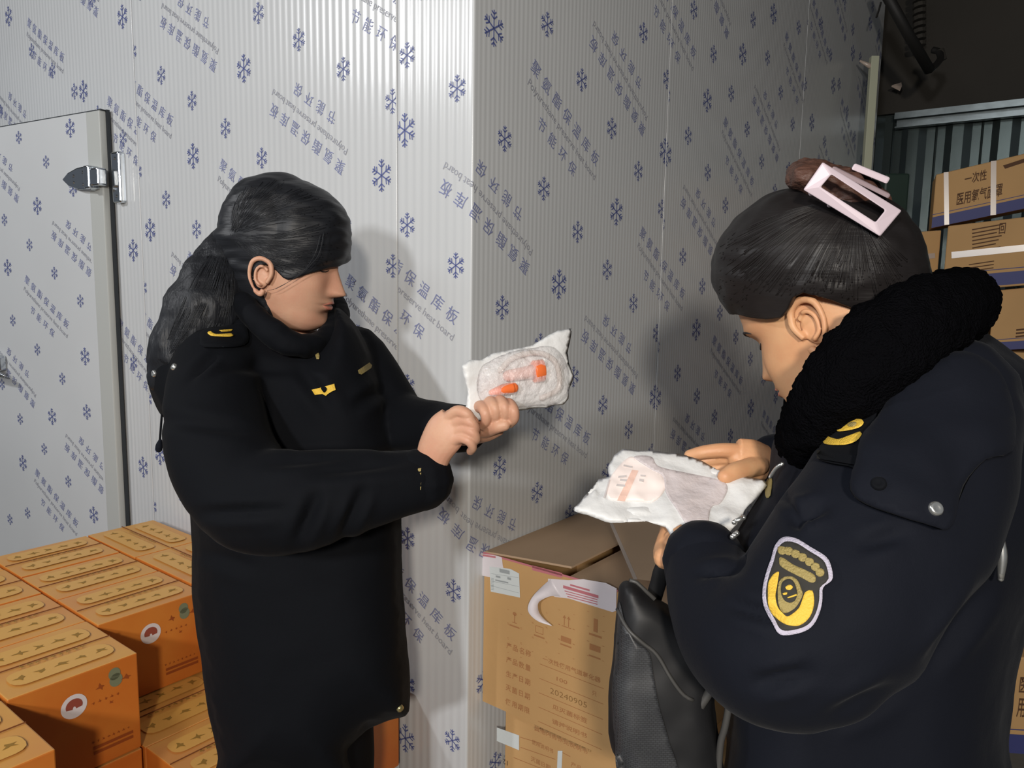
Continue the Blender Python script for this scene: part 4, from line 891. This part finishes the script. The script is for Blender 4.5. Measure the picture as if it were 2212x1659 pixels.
hp2 = [(1543, 585), (1550, 540), (1566, 505), (1592, 470), (1632, 437), (1680, 414), (1740, 402), (1800, 404), (1860, 420), (1912, 450), (1950, 492), (1975, 545), (1986, 600), (1982, 650), (1960, 690), (1900, 720), (1820, 750), (1740, 760), (1660, 740), (1610, 700), (1590, 682), (1566, 655), (1549, 622)]
sk2 = [(1480, 684), (1592, 681), (1620, 688), (1655, 692), (1688, 688), (1703, 668), (1712, 645), (1735, 634), (1765, 642), (1795, 650), (1832, 664), (1865, 680), (1888, 690), (1900, 790), (1700, 900), (1480, 880)]
hm2 = hair_cap(hp2, (1768, 575), .93, .112, sk2, Hc2, hb2, stretch=(40, 40, 60)); hair2 = link('hair', hm2, M['hair2'], per2, True); hbv2 = bvh(hm2)
pa = [[(1870, 694, .855), (1840, 700, .852), (1815, 712, .852), (1800, 728, .853)], [(1880, 690, .855), (1845, 696, .851), (1808, 705, .85)]]
for k in range(260):
    x0, y0 = random.choice([(1552 + random.uniform(0, 60), random.uniform(500, 670)), (1600 + random.uniform(0, 200), random.uniform(600, 640)), (1800 + random.uniform(0, 160), random.uniform(560, 650))]); pp_ = []
    for t in np.linspace(0, 1, 6):
        t = t * .9; x, y = x0 * (1 - t) + (1840 + (x0 - 1750) * .12) * t, y0 * (1 - t) + (450 + (x0 - 1750) * .1) * t + math.sin(t * 3.14) * (-14 if x0 < 1800 else 0); h, n_ = stick(hbv2, x, y)
        if h is not None: pp_.append((x, y, proj(h)[2] - .0004))
    if len(pp_) > 2: pa.append(pp_)
strands('hair_strands', pa, M['hair2'], hair2, .0006)['kind'] = 'stuff'
b = MB(); inflate(b, [(1696, 388), (1706, 356), (1742, 342), (1800, 352), (1860, 372), (1900, 400), (1925, 440), (1915, 470), (1880, 485), (1830, 478), (1780, 455), (1735, 425), (1703, 405)], .90, .055, 45, 9)
bun = link('bun', wrinkle(fuse(b.me(), .0035, 4), .004, 55, 2, (1.5, 1, .6)), M['hair_br'], hair2, True)
# claw clip: front rectangular frame, bridge, rear bar
clip = None
def ring(name, outer, inner, d, th_, m, par):
    f_ = lambda p, k: at(p[0], p[1], d(p) + k); n = 4; vs = [f_(p, 0) for p in outer] + [f_(p, 0) for p in inner] + [f_(p, th_) for p in outer] + [f_(p, th_) for p in inner]
    fs = []
    for i in range(4):
        j = (i + 1) % 4; fs += [(i, j, 4 + j, 4 + i), (8 + i, 12 + i, 12 + j, 8 + j), (i, 8 + i, 8 + j, j), (4 + i, 4 + j, 12 + j, 12 + i)]
    me = mesh(vs, fs); bm = bmesh.new(); bm.from_mesh(me); bmesh.ops.recalc_face_normals(bm, faces=bm.faces[:]); bm.to_mesh(me); bm.free(); return link(name, bevel(me, .0015, 2), m, par, False)
dcl = lambda p: .803 + (abs(p[0] - 1840) / 105) ** 2 * .012
clip = ring('hair_clip', [(1777, 350), (1948, 455), (1901, 511), (1735, 410)], [(1796, 377), (1912, 454), (1891, 480), (1773, 404)], dcl, .006, M['lav'], hair2)
b = MB(); A_ = at(1846, 352, .86); b.box(A_, at(1924, 384, .86) - A_, at(1838, 366, .86) - A_, ray(1880, 370) * .05); link('clip_bar', bevel(b.me(), .002), M['lav'], clip)
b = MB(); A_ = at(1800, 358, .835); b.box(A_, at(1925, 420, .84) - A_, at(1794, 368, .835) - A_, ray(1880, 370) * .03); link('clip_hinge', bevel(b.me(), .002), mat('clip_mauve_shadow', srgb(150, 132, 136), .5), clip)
for k in range(4): b = MB(); tubep(b, [(1752 + k * 40, 418 + k * 25, .835, .0028), (1762 + k * 40, 408 + k * 24, .85, .0026), (1775 + k * 40, 400 + k * 23, .875, .0015)], 8, 4); b.obj('clip_tooth', M['lav'], clip, True)
# coat
b = MB()
inflate(b, [(1700, 900), (1668, 955), (1662, 1000), (1658, 1040), (1632, 1080), (1602, 1130), (1580, 1190), (1566, 1300), (1562, 1450), (1570, 1600), (1585, 1850), (2170, 1850), (2182, 1600), (2204, 1430), (2240, 1300), (2290, 1100), (2290, 900), (2245, 805), (2170, 748), (2100, 700), (2000, 640), (1880, 730), (1780, 830)], .95, .14, 190, 20)
tubep(b, [(2030, 880, .83, .080), (1975, 1020, .79, .092), (1890, 1180, .75, .094), (1790, 1310, .725, .090), (1690, 1385, .72, .080), (1605, 1365, .755, .066), (1552, 1290, .80, .054), (1522, 1220, .835, .044)], 32)
tubep(b, [(1850, 950, 1.06, .060), (1790, 1010, 1.08, .050), (1710, 1003, 1.06, .042), (1672, 1001, 1.02, .038)], 24)
coat = fuse(b.me(), .006, 5); wrinkle(coat, .004, 8, 5)
for p, q, w_, dp in (((1700, 1130), (1790, 1090), 16, .010), ((1850, 1180), (1960, 1150), 18, .006), ((1560, 1300), (1700, 1340), 18, .008), ((1500, 1240), (1600, 1230), 12, .008), ((1620, 1480), (1760, 1450), 20, .010), ((2000, 1450), (2150, 1250), 22, .010), ((1780, 1560), (1950, 1480), 24, .008), ((1690, 1060), (1730, 1150), 12, .006)): fold(coat, p, q, w_, dp)
c2 = link('coat', coat, M['coat2'], per2, True); ct = bvh(coat)
b = MB()
tubep(b, [(2062, 668, .84, .040), (2000, 690, .80, .046), (1925, 742, .775, .048), (1850, 810, .775, .047), (1790, 885, .80, .041), (1748, 952, .86, .034), (1735, 930, .96, .030), (1765, 860, 1.06, .034), (1880, 740, 1.10, .040), (2010, 660, 1.06, .042), (2075, 650, .95, .040), (2062, 668, .84, .038)], 26)
col = fuse(b.me(), .0045, 4); wrinkle(col, .004, 45); wrinkle(col, .0025, 160)
link('fur_collar', col, M['fur'], c2, True)
hood = conform('hood', [(1965, 810), (2040, 775), (2100, 770), (2160, 810), (2190, 900), (2180, 970), (2130, 990), (2095, 1030), (2070, 1085), (2048, 1143), (1995, 1128), (1848, 1072), (1862, 990), (1890, 900)], ct, .006, .016, M['coat2'], c2, 16)
wrinkle(hood.data, .006, 14)
ht = bvh(hood.data)
disc('snap_button', ht, 1899, 1046, .0062, M['coat1'], c2, .004); disc('snap_button', ht, 2020, 1099, .0062, M['steel'], c2, .004)
ep = conform('epaulette', [(1770, 965), (1800, 890), (1862, 852), (1895, 880), (1862, 1003), (1830, 1006), (1768, 992)], ct, .004, .006, M['coat1'], c2, 10); et = bvh(ep.data)
conform('epaulette_loop', [(1764, 972), (1856, 985), (1853, 1005), (1764, 990)], et, .002, .004, M['coat1'], c2, 8, False)
conform('shoulder_badge', [(1778, 950), (1782, 940), (1795, 945), (1812, 948), (1835, 940), (1858, 932), (1862, 937), (1850, 952), (1828, 960), (1800, 961), (1780, 958)], et, .002, .002, M['gold'], c2, 4)
bd = conform('shoulder_badge', [(1808, 931), (1815, 917), (1840, 905), (1862, 906), (1866, 912), (1858, 922), (1835, 929)], et, .002, .002, M['gold'], c2, 4)
conform('badge_ring', [(1830, 917), (1840, 911), (1850, 912), (1848, 919), (1838, 922)], et, .005, .001, M['gold_d'], c2, 3)
conform('name_tape', [(1652, 1063), (1655, 1040), (1664, 1030), (1668, 1040), (1664, 1070), (1656, 1076)], ct, .004, .002, M['gold_d'], c2, 4)
b = MB(); tubep(b, [(1664, 1030, .86, .002), (1676, 1012, .855, .002), (1690, 1002, .85, .002)], 8, 4); b.obj('zip_pull', M['steel'], c2, True)
# shield patch on the sleeve
PO = [(1692, 1160), (1720, 1163), (1752, 1182), (1785, 1203), (1796, 1225), (1799, 1248), (1792, 1258), (1778, 1270), (1776, 1300), (1768, 1330), (1752, 1355), (1725, 1368), (1686, 1371), (1668, 1345), (1650, 1310), (1647, 1275), (1654, 1240), (1666, 1205), (1674, 1178)]
cx_, cy_ = 1718, 1268; PI_ = [(cx_ + (x - cx_) * .885, cy_ + (y - cy_) * .905) for x, y in PO]
sh = conform('sleeve_patch', PO, ct, .002, .0025, M['patch_e'], c2, 6)
g2 = conform('patch_ground', PI_, ct, .0045, .0008, M['patch_b'], sh, 6)
c8 = lambda P: [(1630 + x * .1507, 1140 + y * .1507) for x, y in P]
for nm, P, m_ in (*[('patch_lettering', [(x - 60, y - 46), (x - 5, y - 62), (x + 56, y - 38), (x + 62, y + 26), (x + 14, y + 62), (x - 52, y + 36)], 'gold_d') for x, y in ((392, 325), (485, 335), (585, 375), (685, 425), (785, 490), (870, 560), (935, 640))],
                  ('patch_lettering', [(355, 430), (410, 430), (560, 530), (720, 600), (860, 680), (870, 770), (800, 785), (700, 730), (560, 660), (430, 590), (360, 530)], 'gold_d'),
                  ('patch_wreath', [(350, 630), (290, 650), (235, 710), (195, 800), (190, 960), (195, 1100), (240, 1220), (340, 1320), (460, 1390), (600, 1408), (700, 1370), (790, 1280), (840, 1160), (855, 1030), (830, 900), (780, 895), (720, 930), (690, 1010), (640, 1140), (560, 1220), (470, 1270), (400, 1220), (330, 1130), (300, 980), (320, 850), (340, 720)], 'gold'),
                  ('patch_shield', [(360, 760), (420, 705), (540, 700), (620, 760), (660, 850), (690, 950), (650, 1050), (580, 1150), (450, 1225), (380, 1190), (340, 1080), (330, 920), (340, 820)], 'gold_d'),
                  ('patch_shield_centre', [(400, 780), (470, 735), (540, 750), (590, 840), (610, 960), (570, 1050), (500, 1075), (430, 1040), (385, 950), (380, 850)], 'patch_b')):
    conform(nm, c8(P), ct, .0058 if nm != 'patch_shield_centre' else .0085, .001 if nm != 'patch_shield' else .0018, M[m_], sh, 4)
for P in ([(440, 850), (500, 815), (550, 850), (510, 890), (450, 880)], [(400, 940), (470, 925), (465, 955), (410, 962)], [(465, 1000), (600, 950), (610, 970), (480, 1010)]): conform('patch_emblem', c8(P), ct, .0100, .0008, M['gold'], sh, 3)
# cuffs
b = MB(); tubep(b, [(1528, 1232, .832, .0465), (1519, 1212, .838, .0455)], 28, 2); cf = fuse(b.me(), .004, 3); link('cuff', cf, M['coat2'], c2, True)
conform('cuff_lettering', [(1452, 1240), (1456, 1215), (1466, 1202), (1470, 1210), (1462, 1232), (1456, 1246)], bvh(cf), .001, .001, M['gold_d'], c2, 4)
b = MB(); tubep(b, [(2160, 1150, .80, .003), (2165, 1200, .80, .005), (2162, 1250, .80, .003)], 10, 4); b.obj('drawcord_stop', M['steel'], c2, True)
for x, y, x2, y2 in ((1582, 1160, 1592, 1152), (1586, 1128, 1606, 1118)):
    b = MB(); tubep(b, [(x, y, .80, .0028), (x2, y2, .80, .0028)], 8, 2); b.obj('zip_pull', M['steel'], c2, True)
b = MB(); tubep(b, [(1850, 1620, .92, .105), (1800, 2400, .92, .082), (1790, 3150, .92, .066)]); tubep(b, [(1960, 1620, .98, .105), (1900, 2400, .98, .082), (1890, 3000, .98, .066)])
link('trousers', wrinkle(fuse(b.me(), .012, 3), .004, 9), M['trouser'], per2, True)
f0 = at(1800, 3200, .92); shoe(f0[0] - .03, f0[1], -.8, .5, per2); f0 = at(1890, 3100, .98); shoe(f0[0], f0[1], -.8, .5, per2)
# ================================================================ pouch held by the person on the left
M['pouch'] = mat('pouch_paper_white', srgb(220, 220, 219), .42, spec=.4, bump=[(.30, 22), (.12, 80)])
fm_ = mat('pouch_clear_film', srgb(250, 246, 246), .10, spec=1, bump=[(1.0, 45), (.5, 110)], alpha=.34); M['film'] = fm_
M['pipe_clear'] = mat('tube_clear_plastic', srgb(226, 214, 206), .25, alpha=.75)
M['orange_cap'] = mat('connector_orange', srgb(240, 118, 60), .3)
M['pink'] = mat('connector_pink', srgb(236, 190, 178), .35)
dB = lambda x, y: 1.082 + (x - 1000) * .00030
po = empty('pouch', tuple(at(1120, 880, 1.11)), label='clear-fronted pouch with orange-capped tubing, held up by the person on the left', cat='pouch')
PB = [(998, 790), (1015, 779), (1040, 776), (1060, 765), (1088, 757), (1120, 752), (1150, 744), (1180, 727), (1205, 714), (1235, 709), (1231, 735), (1225, 762), (1232, 790), (1240, 812), (1232, 838), (1228, 862), (1218, 873), (1180, 881), (1115, 886), (1085, 893), (1060, 905), (1030, 912), (1012, 908), (1000, 895), (1008, 875), (1010, 850), (1004, 820)]
b = MB(); inflate(b, PB, dB, .0035, 24, 6, smooth=False); me = b.me(); wrinkle(me, .0022, 38, 2); link('paper_back', me, M['pouch'], po, True)
PF = [(1036, 800), (1052, 784), (1092, 763), (1150, 751), (1192, 748), (1216, 768), (1230, 812), (1224, 856), (1195, 874), (1130, 880), (1090, 884), (1050, 880), (1034, 855), (1029, 825)]
b = MB(); inflate(b, PF, lambda x, y: dB(x, y) - .003, .019, 45, 5, back=.05); me = b.me(); wrinkle(me, .0022, 48, 8); link('clear_film', me, M['film'], po, True)
b = MB(); tubep(b, [(1080, 800, dB(1080, 0) - .008, .0042), (1110, 772, dB(1110, 0) - .009, .0042), (1160, 762, dB(1160, 0) - .010, .0042), (1195, 777, dB(1195, 0) - .010, .0042), (1208, 810, dB(1208, 0) - .010, .0042), (1204, 842, dB(1204, 0) - .009, .0042), (1170, 860, dB(1170, 0) - .008, .0042)], 12); b.obj('curved_tube', M['pipe_clear'], po, True)
b = MB(); tubep(b, [(1098, 812, dB(1098, 0) - .009, .0085), (1150, 803, dB(1150, 0) - .009, .0105)], 16); b.obj('connector', M['pink'], po, True)
b = MB(); A_, B_ = at(1152, 803, dB(1152, 0) - .011), at(1174, 800, dB(1174, 0) - .011); b.tube([A_, B_], [(.0125, .0165), (.0110, .0165)], 24); link('cap', bevel(b.me(), .0015, 2), M['orange_cap'], po, True)
b = MB(); tubep(b, [(1062, 848, dB(1062, 0) - .015, .0045), (1085, 842, dB(1085, 0) - .016, .0075), (1108, 838, dB(1108, 0) - .016, .0085)], 14); b.obj('mouthpiece', M['orange_cap'], po, True)
# ================================================================ white paper pouch held by the person on the right
pk = empty('pouch', tuple(at(1450, 1060, .92)), label='white paper pouch with faint printed label, held open by the person on the right', cat='pouch')
dP = lambda x, y: .985 - (y - 970) * .00060 + (x - 1450) * -.00002
PW = [(1236, 1101), (1262, 1068), (1292, 1034), (1318, 1030), (1316, 1005), (1326, 982), (1345, 970), (1400, 972), (1440, 975), (1483, 983), (1520, 998), (1562, 1016), (1605, 1026), (1655, 1042), (1642, 1066), (1610, 1108), (1580, 1150), (1552, 1187), (1510, 1172), (1480, 1188), (1455, 1165), (1437, 1140), (1400, 1130), (1360, 1130), (1320, 1128), (1285, 1116)]
b = MB(); inflate(b, PW, dP, .005, 30, 6, smooth=False); me = b.me(); wrinkle(me, .0045, 20, 4, (1, 1, 2)); wrinkle(me, .0012, 60, 4)
for p, q, w_, dp in (((1330, 1010), (1450, 1050), 6, .004), ((1290, 1100), (1430, 1080), 7, .004), ((1420, 1090), (1490, 1160), 7, .006), ((1340, 1110), (1440, 1125), 6, .003), ((1450, 1000), (1560, 1040), 7, .004), ((1530, 1090), (1600, 1060), 6, .003), ((1260, 1090), (1300, 1050), 5, .003)): fold(me, p, q, w_, dp)
pb = link('paper', me, M['pouch'], pk, True); ptree = bvh(me)
c6 = lambda P: [(1260 + x * .19, 950 + y * .19) for x, y in P]
M['window'] = mat('pouch_window_lilac', srgb(204, 194, 194), .35, bump=[(.3, 60)]); M['pale_orange'] = mat('label_pale_orange', srgb(240, 202, 186), .5); M['pale_grey'] = mat('label_pale_grey', srgb(206, 198, 196), .6); M['pale_pink'] = mat('label_pale_pink', srgb(246, 232, 226), .5)
conform('label', c6([(490, 215), (620, 215), (900, 400), (930, 560), (800, 700), (640, 700), (380, 690), (270, 640), (300, 440)]), ptree, .0006, .0004, M['pale_pink'], pk, 5)
conform('see_through_panel', c6([(575, 195), (770, 190), (860, 300), (1200, 380), (1560, 460), (1640, 560), (1560, 720), (1450, 780), (1400, 1060), (1260, 1080), (1060, 790), (940, 600), (905, 420), (760, 330)]), ptree, .0010, .0004, M['window'], pk, 5)
lb = conform('label_band', c6([(385, 688), (470, 700), (625, 350), (555, 340)]), ptree, .0016, .0004, M['pale_orange'], pk, 4, False)
for P in ([(400, 410), (490, 400), (490, 425), (395, 435)], [(380, 500), (480, 510), (475, 535), (375, 525)], [(420, 440), (500, 450), (490, 475), (415, 465)], [(460, 280), (560, 300), (555, 320), (455, 300)], [(640, 440), (690, 450), (685, 480), (635, 470)], [(650, 395), (710, 400), (705, 420), (650, 415)], [(230, 660), (290, 450), (305, 455), (245, 665)]): conform('label_lettering', c6(P), ptree, .0018, .0004, M['pale_grey'], pk, 3, False)
for k in range(7): conform('printed_line', c6([(1290 + k * 3, 880 + k * 26), (1395, 888 + k * 26), (1394, 896 + k * 26), (1290 + k * 3, 888 + k * 26)]), ptree, .0024, .0003, M['pale_grey'], pk, 3, False)
# ================================================================ black handbag on the forearm
M['bagm'] = mat('bag_black_textile', (.010, .010, .011), .55, spec=.4); M['bagp'] = mat('bag_piping_grey', (.055, .053, .05), .5)
m = M['bag_mesh'] = mat('bag_mesh_panel', (.035, .036, .038), .45, spec=.5); nt = m.node_tree; br = nt.nodes.new('ShaderNodeTexBrick'); tc = nt.nodes.new('ShaderNodeTexCoord')
mp = nt.nodes.new('ShaderNodeMapping'); mp.inputs['Rotation'].default_value = (math.radians(90), 0, 0); mp.inputs['Scale'].default_value = (1, 1, 1); nt.links.new(tc.outputs['Object'], mp.inputs[0]); nt.links.new(mp.outputs[0], br.inputs['Vector'])
br.inputs['Scale'].default_value = 105; br.inputs['Mortar Size'].default_value = .03; br.inputs['Color1'].default_value = (.042, .044, .047, 1); br.inputs['Color2'].default_value = (.035, .036, .04, 1); br.inputs['Mortar'].default_value = (.018, .018, .019, 1)
nt.links.new(br.outputs[0], nt.nodes['Principled BSDF'].inputs['Base Color'])
hb = empty('handbag', tuple(at(1450, 1600, .92)), label='black handbag with a mesh side panel hanging from the right person\'s forearm', cat='handbag')
b = MB(); inflate(b, [(1338, 1262), (1350, 1250), (1385, 1262), (1410, 1284), (1450, 1310), (1505, 1370), (1545, 1470), (1552, 1560), (1552, 1760), (1350, 1760), (1337, 1659), (1316, 1605), (1311, 1504), (1318, 1440), (1327, 1370), (1332, 1300)], .90, .040, 60, 11)
bg = fuse(b.me(), .005, 3); wrinkle(bg, .004, 16, 3); link('body', bg, M['bagm'], hb, True); bt = bvh(bg)
conform('mesh_panel', [(1338, 1300), (1350, 1345), (1372, 1385), (1402, 1410), (1412, 1460), (1425, 1530), (1445, 1600), (1460, 1680), (1345, 1680), (1328, 1600), (1322, 1500), (1328, 1420), (1333, 1350)], bt, .001, .002, M['bag_mesh'], hb, 8)
def onbag(pts, r, nm, m_):
    b = MB(); Q = []
    for x, y in dense(pts, 10, False):
        h, n_ = stick(bt, x, y, .002)
        if h is not None: Q.append(h)
    if len(Q) > 2: b.tube(Q, r, 8); b.obj(nm, m_, hb, True)
onbag([(1337, 1316), (1357, 1356), (1385, 1385), (1418, 1413), (1448, 1464), (1475, 1500), (1502, 1514)], .0022, 'piping', M['bagp'])
onbag([(1350, 1254), (1385, 1266), (1409, 1284), (1414, 1310)], .0025, 'piping', M['bagp'])
b = MB(); tubep(b, [(1540, 1462, .86, .005), (1535, 1490, .865, .005), (1510, 1530, .87, .005), (1499, 1560, .875, .005), (1498, 1640, .88, .005), (1500, 1760, .89, .005)], 10); b.obj('strap', M['bagp'], hb, True)
b = MB(); tubep(b, [(1568, 1480, .86, .004), (1574, 1521, .865, .004), (1566, 1570, .87, .004), (1556, 1610, .875, .004), (1550, 1700, .88, .004)], 10); b.obj('strap', M['bagp'], hb, True)
b = MB(); tubep(b, [(1410, 1300, .92, .006, .010), (1422, 1260, .91, .006, .010), (1436, 1220, .90, .006, .010), (1480, 1190, .90, .006, .010), (1540, 1220, .90, .006, .010), (1560, 1300, .91, .006, .010), (1560, 1400, .92, .006, .010)], 12); b.obj('handle', M['bagm'], hb, True)
